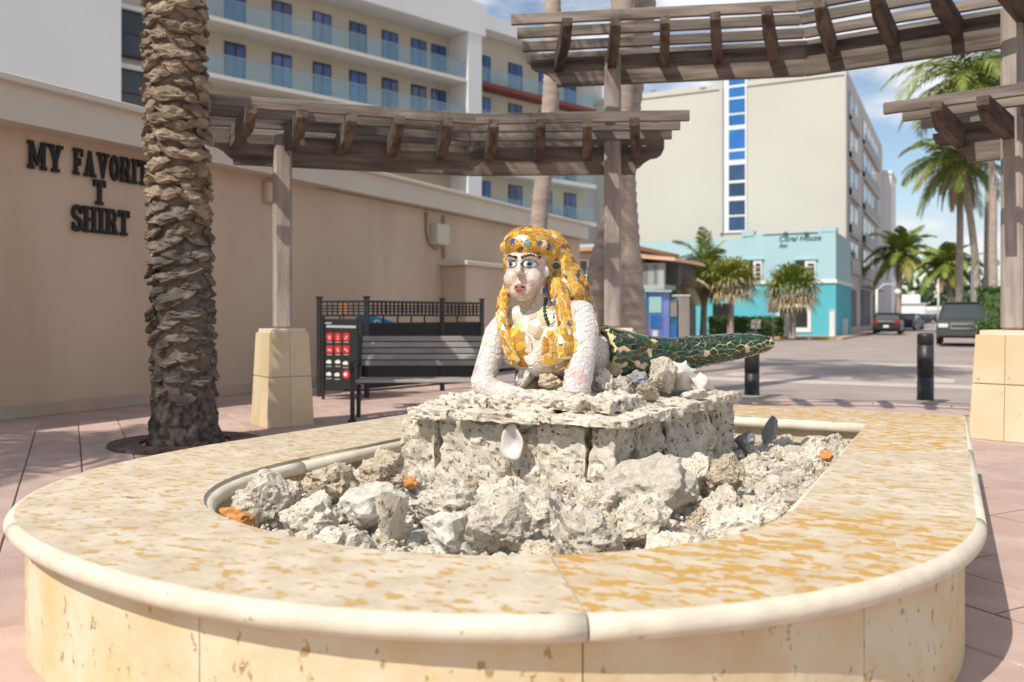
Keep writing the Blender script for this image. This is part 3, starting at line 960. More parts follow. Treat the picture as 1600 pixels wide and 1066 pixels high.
def voronoi_tiles(tree, pts, r, gap, thick, flow=(0, 0, -1), an=1.0):
    """one polygonal tile for each point, cut to its cell on the surface"""
    kd = KDTree(len(pts))
    for i, (p, n) in enumerate(pts): kd.insert(p, i)
    kd.balance()
    tiles = []
    for i, (p, n) in enumerate(pts):
        fl = flow(p) if callable(flow) else Vector(flow)
        t = fl - n * fl.dot(n)
        if t.length < .05: t = Vector((1, 0, 0)) - n * n.x
        t.normalize(); b = n.cross(t)
        R_ = 1.7 * r
        poly = [(-R_ / an, -R_), (R_ / an, -R_), (R_ / an, R_), (-R_ / an, R_)]
        for q, j, dist in kd.find_range(p, 3.2 * r / an):
            if j == i or pts[j][1].dot(n) < .1: continue
            d = q - p
            x, y = d.dot(t) * an * an, d.dot(b)
            l = math.hypot(x, y)
            if l < 1e-6: continue
            x0, y0 = d.dot(t), d.dot(b)
            poly = clip(poly, x / l, y / l, (x * x0 + y * y0) / (2 * l) - gap / 2)
            if len(poly) < 3: break
        if len(poly) < 3: continue
        top, bot = [], []
        ta, tb = rng.gauss(0, .05), rng.gauss(0, .05)
        for x, y in poly:
            h = tree.find_nearest(p + t * x + b * y)
            if h[0] is None or (h[0] - p).length > 3 * r: top = []; break
            top.append(h[0] + n * (thick * 1.25 + ta * x + tb * y)); bot.append(h[0] - n * .003)
        if len(top) < 3: continue
        k = len(top)
        area = sum((top[m_] - p).cross(top[(m_ + 1) % k] - p).length for m_ in range(k)) / 2
        tiles.append((p, n, top, bot, area))
    return tiles
def tile_add(mb, tl, mi=0):
    p, n, top, bot, a = tl
    k = len(top)
    c = sum(top, Vector()) / k + n * .0008
    mb.add(top + bot + [c], [(m_, (m_ + 1) % k, 2 * k) for m_ in range(k)] + [((m_ + 1) % k, m_, k + m_, k + (m_ + 1) % k) for m_ in range(k)], mi)
def facing(tl): return tl[1].dot((Vector((0, 0, CH)) - tl[0]).normalized())
def lay(tiles, name, pal, parent, limit=300, seed=3, pick=None):
    rr = random.Random(seed)
    tiles.sort(key=lambda t: (-(facing(t) > -.05), -t[4] * max(.05, facing(t))))
    names = sorted(set(m for m, w in pal))
    restm = MB()
    for i, t in enumerate(tiles):
        m = (pick(t, rr) if pick else None) or rr.choices([m for m, w in pal], [w for m, w in pal])[0]
        if i < limit:
            mb = MB(); tile_add(mb, t); mb.build(name, m, parent)
        else:
            if m not in names: m = names[0]
            tile_add(restm, t, names.index(m))
    if restm.f:
        o = restm.build('small_' + name + 's', names, parent); o['kind'] = 'stuff'

HX_, HYY, HZ = -2.165, 4.36, 1.50          # middle of the head
b_ = MB()
# head and face
b_.ell((HX_, HYY, 1.485), (.123, .150, .158))
b_.ell((HX_, HYY + .03, 1.56), (.135, .165, .15))
b_.ell((HX_, 4.265, 1.385), (.078, .075, .055))
b_.ell((HX_, 4.245, 1.358), (.042, .042, .03))
for s_ in (-1, 1):
    b_.ell((HX_ + s_ * .062, 4.258, 1.452), (.052, .05, .055))
    b_.ell((HX_ + s_ * .052, 4.236, 1.573), (.05, .03, .018))
b_.tube([(HX_, 4.222, 1.565), (HX_, 4.186, 1.515), (HX_, 4.164, 1.486), (HX_, 4.172, 1.474)], [.011, .014, .019, .012], 12)
for s_ in (-1, 1): b_.ell((HX_ + s_ * .016, 4.196, 1.477), (.012, .02, .011))
b_.ell((HX_, 4.232, 1.408), (.046, .04, .03))
HC = Vector((HX_, HYY, 0)); RH = Matrix.Rotation(R(12), 3, 'Z')
for v_ in b_.v:
    w_ = v_ - HC; w_.x *= .94; v_.xyz = HC + RH @ w_
b_.tube([(-2.155, 4.42, 1.45), (-2.13, 4.42, 1.36), (-2.09, 4.43, 1.26), (-2.07, 4.45, 1.18)], [.085, .085, .11, .15], 18)
# torso
b_.tube([(-2.07, 4.42, 1.27), (-2.045, 4.43, 1.18), (-2.03, 4.47, 1.08), (-1.98, 4.62, 1.0), (-1.90, 4.78, .98), (-1.84, 4.9, .99)],
        [(.19, .10), (.23, .145), (.225, .165), (.20, .15), (.20, .15), (.18, .13)], 22, up=(0, 1, .3))
b_.ell((-2.13, 4.30, 1.10), (.125, .12, .13)); b_.ell((-1.92, 4.31, 1.10), (.115, .12, .13))
b_.ell((-2.04, 4.34, 1.02), (.22, .15, .11))
b_.ell((-2.04, 4.36, 1.2), (.2, .1, .09))
# arms
b_.tube([(-2.20, 4.43, 1.235), (-2.315, 4.41, 1.215), (-2.36, 4.36, 1.14), (-2.365, 4.30, 1.02), (-2.375, 4.24, .91), (-2.37, 4.2, .865)], [.078, .078, .072, .068, .064, .062], 18)
b_.tube([(-2.385, 4.22, .875), (-2.30, 4.18, .845), (-2.20, 4.14, .835), (-2.10, 4.10, .83), (-2.03, 4.07, .825)], [.066, .058, .048, .038, .03], 16)
b_.tube([(-1.95, 4.43, 1.25), (-1.86, 4.40, 1.25), (-1.815, 4.34, 1.17), (-1.80, 4.28, 1.05), (-1.795, 4.23, .93), (-1.80, 4.2, .83)], [.08, .088, .084, .077, .073, .070], 18)
for a0 in ((-2.03, 4.06, .832),):
    s_ = 1 if a0[0] < -2 else -1
    for k in range(4):
        b_.tube([(a0[0] - s_ * .01, a0[1] + .012 * (k - 1.5), a0[2]), (a0[0] + s_ * .05, a0[1] + .017 * (k - 1.5) - .01, a0[2] + .004), (a0[0] + s_ * (.085 - .008 * abs(k - 1.3)), a0[1] + .018 * (k - 1.5) - .015, a0[2] - .008)], [.013, .012, .009], 8)
    b_.tube([(a0[0] - s_ * .03, a0[1] - .03, a0[2]), (a0[0] + s_ * .01, a0[1] - .055, a0[2]), (a0[0] + s_ * .035, a0[1] - .055, a0[2] - .004)], [.014, .013, .010], 8)
bme = remesh(b_, .0085, 5, .5)
body, btree, bpol = mesh_obj('body', bme, ['grout'], mer)
def on_head(p): return (p - Vector((HX_, 4.36, 1.52))).length < .24 and p.z > 1.335 - .25 * max(0, p.y - 4.3)
def arm(p): return (p.x < -2.245 + .1 * (1.2 - p.z) and p.z < 1.33) or (p.x > -1.90 and p.z < 1.36) or (p.z < .93 and p.y < 4.3)
# small shards
pts = darts(bpol, .0135, lambda p, n: on_head(p) and n.y < .35, 5)
pal = [('shard_flesh', 6), ('shard_rose', 5), ('shard_bone', 2)]
fm = MB()
rr_ = random.Random(4)
nm_ = ['shard_flesh', 'shard_rose', 'shard_bone', 'shard_white', 'shard_pink', 'shard_lilac']
for t in voronoi_tiles(btree, pts, .0135, .0016, .0012): tile_add(fm, t, rr_.choices([0, 1, 2], [5, 6, 1])[0])
o = fm.build('face_mosaic', nm_, mer); o['kind'] = 'stuff'
am = MB()
pts = darts(bpol, .021, lambda p, n: arm(p), 6)
for t in voronoi_tiles(btree, pts, .021, .0032, .0032):
    c_ = t[0]
    pk = noise.noise(c_ * 9 + Vector((3, 1, 2)))
    tile_add(am, t, 4 if pk > .55 else 5 if pk > .12 else rr_.choices([3, 5, 2], [8, 2, .8])[0])
o = am.build('arm_mosaic', nm_, mer); o['kind'] = 'stuff'
def bodice(p): return p.y < 4.36 and p.z < 1.17 and p.z > 1.0 and (abs(p.x + 2.17 - .25 * (1.1 - p.z)) < .05 or abs(p.x + 1.90) < .065)
pts = darts(bpol, .023, lambda p, n: bodice(p), 18)
lay(voronoi_tiles(btree, pts, .023, .0032, .005, (0, 0, -1), .8), 'bodice_tile', [('tile_gold', 6), ('tile_amber', 5), ('tile_ochre', 3), ('tile_yellow', 2)], mer, 140)
pts = darts(bpol, .040, lambda p, n: not arm(p) and not on_head(p) and not bodice(p) and p.y < 4.62, 8)
lay(voronoi_tiles(btree, pts, .040, .006, .004), 'skin_tile', [('shard_bone', 5), ('shard_flesh', 2), ('shard_tan', 1.2), ('tile_cream', 2), ('shard_white', 2)], mer, 120)
pts = darts(bpol, .034, lambda p, n: not arm(p) and not on_head(p) and p.y >= 4.62, 9)
lay(voronoi_tiles(btree, pts, .034, .005, .003), 'skin_tile', [('shard_bone', 5), ('shard_white', 4)], mer, 20)

# tail
TP = [A(930, 556, 4.70), A(962, 558, 4.82), A(1000, 560, 4.96), A(1050, 556, 5.15), A(1100, 548, 5.34), A(1150, 541, 5.52), A(1186, 536, 5.66)]
TR = [(.20, .185), (.19, .165), (.16, .138), (.135, .106), (.14, .092), (.155, .078), (.16, .054)]
tm = MB()
fine, fr = [], []
for i in range(len(TP) - 1):
    for k in range(6):
        t = k / 6
        fine.append(TP[i].lerp(TP[i + 1], t)); fr.append(tuple(TR[i][q] * (1 - t) + TR[i + 1][q] * t for q in (0, 1)))
fine.append(TP[-1]); fr.append(TR[-1])
tm.tube(fine, fr, 24)
tme = remesh(tm, .012, 4, .5)
tail, ttree, tpol = mesh_obj('tail', tme, ['grout_gold'], mer)
td = (TP[-1] - TP[0]).normalized()
pts = darts(tpol, .026, None, 9)
def tail_pick(t, rr):
    if t[0].y < 4.86 and rr.random() < .16: return 'tile_stone'
    if t[0].z < .98 and t[0].y < 5.1 and rr.random() < .3: return 'tile_stone'
    if t[0].y > 5.55 and rr.random() < .4: return 'tile_black'
lay(voronoi_tiles(ttree, pts, .026, .0042, .004, td, .75), 'tail_tile', [('tile_bottle', 5), ('tile_forest', 5), ('tile_olive', 2), ('tile_black', 2), ('tile_sea', 2.5), ('tile_umber', 1.2), ('tile_stone', .3)], tail, 300, 5, tail_pick)

# hair
h_ = MB()
h_.ell((HX_ + .01, 4.385, 1.650), (.160, .182, .104), 24, 14)
h_.ell((HX_ + .03, 4.50, 1.555), (.148, .12, .17), 20, 12)
h_.ell((HX_ + .125, 4.42, 1.575), (.055, .09, .10)); h_.ell((HX_ - .115, 4.43, 1.56), (.05, .09, .10))
for k in range(7):                            # wavy roll over the brow
    x = -.105 + .215 * k / 6
    h_.ell((HX_ + x, 4.246 + .9 * x * x * 2.2, 1.634 + (.006 if k % 2 else -.004)), (.036, .026, .036))
for v_ in h_.v:
    w_ = v_ - HC; w_.x *= .94; v_.xyz = HC + RH @ w_
h_.ell(A(860, 388, 4.46), (.09, .10, .105)); h_.ell(A(871, 398, 4.50), (.08, .09, .10)); h_.ell(A(880, 420, 4.5), (.075, .08, .10))
h_.tube([A(880, 405, 4.52), A(893, 430, 4.50), A(902, 455, 4.50), A(914, 485, 4.56), A(926, 515, 4.62), A(932, 545, 4.66)], [(.06, .05), (.085, .055), (.10, .06), (.08, .055), (.05, .04), (.03, .03)], 14)
h_.tube([A(862, 430, 4.46), A(872, 452, 4.40), A(880, 480, 4.33), A(884, 510, 4.25), A(883, 540, 4.185), A(884, 562, 4.185)], [(.048, .045), (.054, .042), (.05, .038), (.045, .033), (.05, .03), (.045, .025)], 14)
h_.tube([A(797, 440, 4.45), A(787, 470, 4.36), A(783, 492, 4.27), A(789, 525, 4.20), A(797, 550, 4.17), A(806, 568, 4.18)], [(.034, .03), (.038, .03), (.034, .028), (.032, .025), (.034, .022), (.034, .02)], 12)
hme = remesh(h_, .0085, 5, .5)
hair, htree, hpol = mesh_obj('hair', hme, ['grout_gold'], mer)
pts = darts(hpol, .0205, lambda p, n: n.dot(Vector((p.x, p.y, p.z - CH))) < .4 * p.length, 11)
gold = [('tile_gold', 7), ('tile_amber', 6.5), ('tile_ochre', 4.5), ('tile_yellow', 1.6), ('tile_brown', 2.2), ('tile_cream', .8), ('tile_orange', .5), ('tile_blue', .12), ('tile_teal', .1)]
def hair_pick(t, rr):
    p = t[0]
    if p.y > 4.46 and p.x > -2.06 and abs(((p.z + .55 * p.y) * 13) % 1 - .5) < .13: return 'tile_brown'
    if p.z > 1.62 and rr.random() < .1: return rr.choice(['tile_sky', 'tile_orange', 'tile_cream', 'tile_brown'])
def hair_flow(p):
    if p.z > 1.58: return Vector((1, .25, .25 * math.sin(p.x * 25)))
    return Vector((.25, .05, -1))
lay(voronoi_tiles(htree, pts, .0205, .0026, .0028, hair_flow, .72), 'hair_tile', gold, hair, 300, 6, hair_pick)

# features set on the face
def cast(x, z, tree=None, y0=3.8):
    h = (tree or btree).ray_cast(HC + RH @ (Vector((x, y0, z)) - HC), RH @ Vector((0, 1, 0)))
    return h[0] if h[0] is not None else HC + RH @ (Vector((x, 4.2, z)) - HC)
def decal(name, cx, cz, outline, lift, m, parent, rings=4, dome=0.0):
    mb = MB()
    n = len(outline)
    c = cast(cx, cz)
    mb.v.append(c + RH @ Vector((0, -lift - dome, 0)))
    for j in range(1, rings + 1):
        f = j / rings
        for x, z in outline:
            p = cast(cx + x * f, cz + z * f)
            mb.v.append(p + RH @ Vector((0, -lift - dome * (1 - f * f), 0)))
    for x, z in outline:
        mb.v.append(cast(cx + x, cz + z) + RH @ Vector((0, .006, 0)))
    for k in range(n):
        k2 = (k + 1) % n
        mb.f.append([0, 1 + k2, 1 + k])
        for j in range(rings):
            mb.f.append([1 + j * n + k, 1 + j * n + k2, 1 + (j + 1) * n + k2, 1 + (j + 1) * n + k])
    mb.mi = [0] * len(mb.f); mb.sm = [False] * len(mb.f)
    return mb.build(name, m, parent, fix=True)
mat('eye_white', (.78, .77, .74), rough=.15, spec=.6)
mat('eye_iris', (.05, .16, .19), (.10, .24, .27), scale=60, rough=.12, spec=.7)
mat('eye_black', (.012, .011, .011), rough=.2)
mat('lip_rust', (.30, .10, .075), (.40, .17, .13), scale=40, rough=.35)
def almond(w, h, n=20, k=1.0):
    return [(w * math.cos(2 * math.pi * i / n), h * math.copysign(abs(math.sin(2 * math.pi * i / n)) ** 1.25, math.sin(2 * math.pi * i / n)) * (1.0 if math.sin(2 * math.pi * i / n) > 0 else .85)) for i in range(n)]
def disc(r, n=16): return [(r * math.cos(2 * math.pi * i / n), r * math.sin(2 * math.pi * i / n)) for i in range(n)]
for s_ in (-1, 1):
    ex, ez = HX_ + s_ * .055 - .008, 1.530
    e0 = decal('eye', ex, ez, almond(.040, .0235), .0045, 'eye_black', mer)
    e0['label'] = 'wide open eye with white surround and teal iris'
    decal('eye_white', ex, ez, almond(.0355, .0195), .0062, 'eye_white', e0, dome=.004)
    decal('iris', ex + .001, ez + .001, disc(.0158), .0115, 'eye_iris', e0, 2, .001)
    decal('pupil', ex + .001, ez + .001, disc(.0085, 12), .0135, 'eye_black', e0, 2)
    for k in range(6):                        # dark tesserae of the brow
        t = (k - 2.5) / 2.5
        bx_, bz_ = ex + t * .040 + s_ * .004, 1.572 + .009 * (1 - t * t) - .003 * (t * s_ < 0)
        a = -t * .35
        q = [(-.0074, -.0065), (.0074, -.0065), (.0074, .0065), (-.0074, .0065)]
        q = [(x * math.cos(a) - z * math.sin(a), x * math.sin(a) + z * math.cos(a)) for x, z in q]
        decal('brow_tile', bx_, bz_, q, .0045, 'eye_black', mer, 1)
up_lip = [(-.034, 0), (-.02, .012), (-.008, .017), (0, .013), (.008, .017), (.02, .012), (.034, 0), (.018, .003), (0, .004), (-.018, .003)]
lo_lip = [(-.034, 0), (-.018, -.006), (0, -.008), (.018, -.006), (.034, 0), (.024, -.014), (.010, -.021), (-.010, -.021), (-.024, -.014)]
lip = decal('mouth', HX_, 1.404, [(-.030, 0), (-.015, .007), (0, .008), (.015, .007), (.030, 0), (.015, -.009), (0, -.011), (-.015, -.009)], .003, 'eye_black', mer, 2)
decal('upper_lip', HX_, 1.408, up_lip, .009, 'lip_rust', lip, 2, .004)
decal('lower_lip', HX_, 1.402, [(x, z - .004) for x, z in lo_lip], .009, 'lip_rust', lip, 2, .004)
decal('tooth', HX_, 1.4045, [(-.010, -.003), (.010, -.003), (.010, .004), (-.010, .004)], .006, 'eye_white', lip, 1)
# jewels, placed where the sight line meets hair or head
cam_p = Vector((0, 0, CH))
def hit(px, py):
    d = (D(px, py, 5) - cam_p).normalized()
    best = None
    for tr in (htree, btree):
        h = tr.ray_cast(cam_p, d)
        if h[0] is not None and (best is None or h[3] < best[2]): best = (h[0], h[1], h[3])
    return best[:2] if best else (D(px, py, 4.8), -d)
def onsurf(mb, px, py, r, th, mi=0, shape=None, rot=0):
    p, n = hit(px, py)
    u = Vector((0, 0, 1)) - n * n.z
    u.normalize(); s = u.cross(n)
    if shape:
        k = len(shape)
        pts_ = [(x * math.cos(rot) - y * math.sin(rot), x * math.sin(rot) + y * math.cos(rot)) for x, y in shape]
        mb.prism(pts_, p - n * .004, s * r, u * r, n * (th + .004), mi)
    else:
        mb.ell(p + n * th * .3, (r[0], r[1], th), 14, 8, mi, Matrix((s, u, n)).transposed())
    return mb
star = [(math.sin(math.pi * k / 5) * (1 if k % 2 == 0 else .42), math.cos(math.pi * k / 5) * (1 if k % 2 == 0 else .42)) for k in range(10)]
for px, py, m in ((801, 377, 'tile_blue'), (824, 380, 'tile_sky'), (843, 380, 'tile_blue'), (857, 386, 'tile_blue')):
    onsurf(MB(), px, py, .021, .008, 0, star, .2).build('star_tile', m, hair, fix=True)
ear = onsurf(MB(), 851, 424, (.024, .036), .020).build('ear', 'shard_white', mer)
j = onsurf(MB(), 868, 415, (.033, .026), .014).build('setting', 'shard_bone', hair); j['label'] = 'large oval green stone set in the hair'
onsurf(MB(), 868, 415, (.027, .021), .021).build('green_stone', 'tile_sea', hair)
j = onsurf(MB(), 846, 453, (.024, .029), .016).build('earring', 'shard_white', mer); j['label'] = 'oval blue stone earring in white setting'
onsurf(MB(), 846, 452, (.016, .022), .022).build('blue_stone', 'tile_blue', j)
for k in range(9):
    t = k / 8
    onsurf(MB(), 853 - 4 * math.sin(3.1 * t) + 5 * t, 468 + 40 * t, (.0115, .0115), .012).build('green_bead', 'tile_forest', hair)
bar_ = [(-.45, -1), (.45, -1), (.45, 1), (-.45, 1)]
for k in range(5):
    onsurf(MB(), 868 - 2 * k * .4, 463 + 10.5 * k, .014, .006, 0, bar_).build('blue_tile', 'tile_blue' if k % 2 else 'rock_grey', hair, fix=True)
onsurf(MB(), 888, 457, .013, .007, 0, bar_).build('teal_tile', 'tile_teal', hair, fix=True)
# ================================================================== PERGOLAS
def gz_(v): return Vector((v.x, v.y, 0))
def circ(p, q, r):
    ax, ay, bx2, by2, cx, cy = p[0], p[1], q[0], q[1], r[0], r[1]
    d = 2 * (ax * (by2 - cy) + bx2 * (cy - ay) + cx * (ay - by2))
    ux = ((ax * ax + ay * ay) * (by2 - cy) + (bx2 ** 2 + by2 ** 2) * (cy - ay) + (cx ** 2 + cy ** 2) * (ay - by2)) / d
    uy = ((ax * ax + ay * ay) * (cx - bx2) + (bx2 ** 2 + by2 ** 2) * (ax - cx) + (cx ** 2 + cy ** 2) * (bx2 - ax)) / d
    return Vector((ux, uy, 0))
P1, P2, P3 = D(441, 600, 9.9), D(957, 600, 10.4), D(1583, 600, 8.8)
for p in (P1, P2, P3): p.z = 0
CC = circ(P1, P2, P3)
RR = (P1 - CC).length
def ang_of(p): return math.atan2(p.y - CC.y, p.x - CC.x)
A1, A2, A3 = ang_of(P1), ang_of(P2), ang_of(P3)
ROT1, ROT2 = A1, A2
def rad(a): return Vector((math.cos(a), math.sin(a), 0))
def tan_(a): return Vector((math.sin(a), -math.cos(a), 0))      # clockwise, towards the right of the picture
def cp(a, r, z): return CC + rad(a) * r + Vector((0, 0, z))
def pergola(name, label, a0, a1, zb, nraft, knots, posts, ztop):
    mid = (a0 + a1) / 2
    t = thing(name, cp(mid, RR, 0), label, 'pergola', None)
    rb = RR + .155
    ks = [a0] + knots + [a1]
    BH = .345
    for i in range(len(ks) - 1):
        p, q = cp(ks[i], rb, zb), cp(ks[i + 1], rb, zb)
        d = (q - p); ln = d.length; d.normalize()
        poly = [(0.002, 0), (ln - .002, 0), (ln - .002, BH), (.002, BH)]
        scroll = [(.0, .30), (.03, .235), (.075, .20), (.16, .185), (.235, .14), (.29, .085), (.33, .06), (.34, .0)]
        if i == 0: poly = [(x, z) for x, z in scroll] + [(ln - .002, 0), (ln - .002, BH), (0, BH)]
        if i == len(ks) - 2: poly = ([(0.002, 0)] if i else [(x, z) for x, z in scroll]) + [(ln - x, z) for x, z in scroll[::-1]] + [(ln, BH), (0 if i == 0 else .002, BH)]
        n = Vector((0, 0, 1)).cross(d)
        MB().prism(poly, p - n * .045, d, (0, 0, 1), n * .09).build('beam', 'wood_grey', t, fix=True, zrot=math.atan2(d.y, d.x))
    zr = zb + .165
    for k in range(nraft):
        a = a0 + (a1 - a0) * (k + .55) / (nraft + .1)
        # leave room beside the posts
        poly = [(-1.35, .13), (-1.35, .215), (.42, .215), (.42, .13), (.30, .0), (-1.10, .0), (-1.22, .05), (-1.25, .09)]
        w = .105
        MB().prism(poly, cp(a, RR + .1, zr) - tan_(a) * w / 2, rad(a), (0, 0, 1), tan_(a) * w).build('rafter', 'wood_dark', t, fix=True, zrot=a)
    for j, off in enumerate((-1.06, -.62, -.12, .36)):
        r = RR + .1 + off
        e = (.30 - .1 * j if j < 3 else 0) / r
        bs = [a0 + e] + knots + [a1 - e]
        for i in range(len(bs) - 1):
            p, q = cp(bs[i], r, zr + .275), cp(bs[i + 1], r, zr + .275)
            d = (q - p).normalized()
            MB().bar(p + d * .003, q - d * .003, .055, .115, bev=.006).build('slat', 'wood_grey', t, zrot=math.atan2(d.y, d.x))
    for a, zt in posts:
        mb = MB().box(cp(a, RR, (1.10 + zt) / 2), (.2, .2, zt - 1.10), a, bev=.028)
        mb.build('post', 'wood_post', t)
    return t
pergola('low_pergola', 'weathered curved timber pergola, the low one between beige wall and mermaid', A1 + R(6.2), A2 - R(4.4), 2.96, 9, [A1 - R(16)], [(A1, 3.31)], 0)
PB = gz_(D(441, 600, 9.6))
CC = circ(PB, P2, P3); RR = (P2 - CC).length            # the tall arc is struck from its own centre
A1, A2, A3 = ang_of(PB), ang_of(P2), ang_of(P3)
pergola('high_pergola', 'weathered curved timber pergola, the tallest one crossing the top of the picture', A2 + R(8.3), A3 - R(9), 4.03, 10, [A2 - R(18.5), A3 - R(1)], [(A2, 4.40), (A3, 4.40)], 0)
pergola('low_pergola', 'weathered timber pergola end, the low one cut off by the right edge', A3 + R(6.4), A3 - R(22), 2.87, 7, [A3 - R(6)], [], 0)
def frustum(mb, c, rot, x0, x1, z0, z1, hw0, hw1, H, th):
    """one slab of a battered face: x in -1..1 of the half width at each height"""
    def hw(z): return hw0 + (hw1 - hw0) * z / H
    M_ = Matrix.Rotation(rot, 3, 'Z')
    vs = []
    for z, xs in ((z0, (x0, x1)), (z1, (x0, x1))):
        h = hw(z)
        for x in xs:
            for q in (h, h - th):
                vs.append(c + M_ @ Vector((x * (h if q == h else h - th * .2), -q, z)))
    mb.add(vs, [(0, 2, 6, 4), (1, 5, 7, 3), (0, 4, 5, 1), (2, 3, 7, 6), (4, 6, 7, 5), (0, 1, 3, 2)])
def stone_pier(p, rot, label, s=1.0):
    t = thing('stone_pier', p, label, 'pier', 'battered stone piers carrying the pergola posts')
    H = 1.1
    mb = MB()
    for k in range(4): frustum(mb, p, rot + k * math.pi / 2, -.95, .95, 0, H - .01, .29 * s, .235 * s, H, .05)
    mb.build('core', 'mortar', t, fix=True)
    MB().box(p + Vector((0, 0, H - .02)), (.47 * s, .47 * s, .04), rot, bev=.012).build('cap', 'pedestal_stone', t)
    for k in range(4):
        for (z0, z1) in ((0.0, .56), (.565, H - .042)):
            for (x0, x1) in ((-.985, -.008), (.008, .985)):
                m = MB(); frustum(m, p, rot + k * math.pi / 2, x0, x1, z0 + .003, z1 - .003, .31 * s, .258 * s, H, .03)
                m.build('cladding_stone', 'pedestal_stone', t, fix=True)
stone_pier(P1, ROT1 - math.pi / 2 + R(14), 'tapered yellow stone pier beside the date palm', .88)
stone_pier(P2, A2 - math.pi / 2, 'tapered stone pier half hidden behind the mermaid')
stone_pier(P3, A3 - math.pi / 2 + R(-4), 'tapered yellow stone pier at the right edge', 1.05)

# ================================================================== PALMS
def curve_pts(ctrl, n=14):
    out = []
    m = len(ctrl)
    for i in range(m - 1):
        p0, p1, p2, p3 = ctrl[max(i - 1, 0)], ctrl[i], ctrl[i + 1], ctrl[min(i + 2, m - 1)]
        for k in range(n):
            t = k / n
            out.append(.5 * ((2 * p1) + (p2 - p0) * t + (2 * p0 - 5 * p1 + 4 * p2 - p3) * t * t + (3 * p1 - p0 - 3 * p2 + p3) * t ** 3))
    out.append(ctrl[-1])
    return out
def frond(mb, c, az, el, ln, rr, droop=1.0, nl=26, lw=.05, ll=.30, mi=0, stalk=True):
    d = Vector((math.cos(az) * math.cos(el), math.sin(az) * math.cos(el), math.sin(el)))
    p = c.copy()
    side = Vector((-math.sin(az), math.cos(az), 0))
    seg_ = ln / nl
    path = [p.copy()]
    for k in range(nl):
        d = (d + Vector((0, 0, -1)) * droop * .055 * (1 + k / nl)).normalized()
        p = p + d * seg_
        path.append(p.copy())
    if stalk: mb.tube(path[::4] + [path[-1]], [lw * .55 * (1 - .85 * i / (len(path[::4]))) for i in range(len(path[::4]) + 1)], 4, mi, False, False)
    tw = rr.uniform(-.35, .35)
    for k in range(3, nl + 1):
        t = k / nl
        L_ = ln * ll * math.sin(math.pi * min(1, .12 + .88 * t)) ** .6 * (1 - .35 * t) + ln * .05
        dd = (path[k] - path[k - 1]).normalized()
        up = side.cross(dd)
        for s_ in (-1, 1):
            q = (side * s_ * (1 - .35 * t) + dd * (.55 + .5 * t) + up * (-.18 + tw * s_) + Vector((0, 0, -.25 * droop)) + Vector((rr.uniform(-.1, .1), rr.uniform(-.1, .1), rr.uniform(-.12, .12)))).normalized()
            w = dd * lw * .5
            a_ = path[k]
            m_ = a_ + q * L_ * .55
            e_ = a_ + q * L_ + Vector((0, 0, -.25 * L_ * droop))
            mb.add([a_ - w, a_ + w, m_ + w * 1.2, m_ - w * 1.2, e_], [(0, 1, 2, 3), (3, 2, 4)], mi)
def trunk_rings(mb, path, r0, r1, n=12, ringstep=.12, rr=None, mi=0):
    L_ = [0]
    for i in range(1, len(path)): L_.append(L_[-1] + (path[i] - path[i - 1]).length)
    tot = L_[-1]
    m = int(tot / ringstep)
    pts_, rs = [], []
    j = 0
    for k in range(m + 1):
        s_ = tot * k / m
        while j < len(L_) - 2 and L_[j + 1] < s_: j += 1
        t = (s_ - L_[j]) / max(1e-6, L_[j + 1] - L_[j])
        p = path[j].lerp(path[j + 1], min(1, t))
        f = s_ / tot
        r = r0 + (r1 - r0) * f + .25 * r0 * math.exp(-s_ / .4)
        pts_ += [p, p + (path[j + 1] - path[j]).normalized() * ringstep * .35]
        rs += [r * 1.05, r * .96]
    mb.tube(pts_, rs, n, mi)
def coco(name, label, ctrl, r0, r1, nf, fl, seed, group=None, dry=5, nl=24, lw=.06, elmax=80, leaf=('leaf_palm', 'leaf_yellow'), droop=1.0):
    rr = random.Random(seed)
    t = thing(name, ctrl[0], label, 'palm tree', group)
    mb = MB(); trunk_rings(mb, curve_pts(ctrl), r0, r1, 12, max(.1, r0 * .7))
    mb.build('trunk', 'bark_coco', t)
    top = ctrl[-1]
    cr = MB()
    for k in range(nf):
        az = k * 2.399 + rr.uniform(-.2, .2)
        el = R(elmax - (elmax + 25) * ((k + .5) / nf) ** 1.1 + rr.uniform(-6, 6))
        frond(cr, top, az, el, fl * rr.uniform(.85, 1.1), rr, droop, nl, lw, .30, 1 if rr.random() < .3 else 0)
    cr.build('crown', list(leaf), t)
    if dry:
        dm = MB()
        for k in range(dry):
            frond(dm, top - Vector((0, 0, .1)), k * 2.399 + 1, R(-25 + rr.uniform(-20, 10)), fl * .75, rr, 1.8 * droop, nl, lw, .22)
        dm.build('dry_fronds', 'leaf_dry', t)
    return t
# date palm with stubby leaf bases
dp = G(290, 693)
date = thing('date_palm', dp, 'thick date palm trunk with shaggy cut leaf bases before the beige wall', 'palm tree')
tr = MB()
pts_, rs = [], []
for k in range(160):
    z = 9.0 * k / 159
    r = .245 + .07 * math.exp(-z / .12) - .04 * math.exp(-((z - .75) / .3) ** 2) * 0 + (.055 * max(0, 1 - z / 1.6))
    pts_.append(dp + Vector((.012 * math.sin(z * 1.7) - .024 * z, -.010 * z, z))); rs.append(r - .02 * z / 7.6)
b0 = 2 * 0
tr.tube(pts_, rs, 56)
for i, v in enumerate(tr.v):
    z = v.z
    c = dp + Vector((-.024 * z, -.010 * z, z))
    n = Vector((v.x - c.x, v.y - c.y, 0))
    if n.length > .05:
        n.normalize()
        v += n * (.03 * fbm(Vector((v.x * 6, v.y * 6, z * 5)), 4) + (.035 * noise.noise(Vector((v.x * 14, v.y * 14, z * 7))) + .03 * noise.noise(Vector((v.x * 30, v.y * 30, z * 12))) if z < 1.0 else 0))
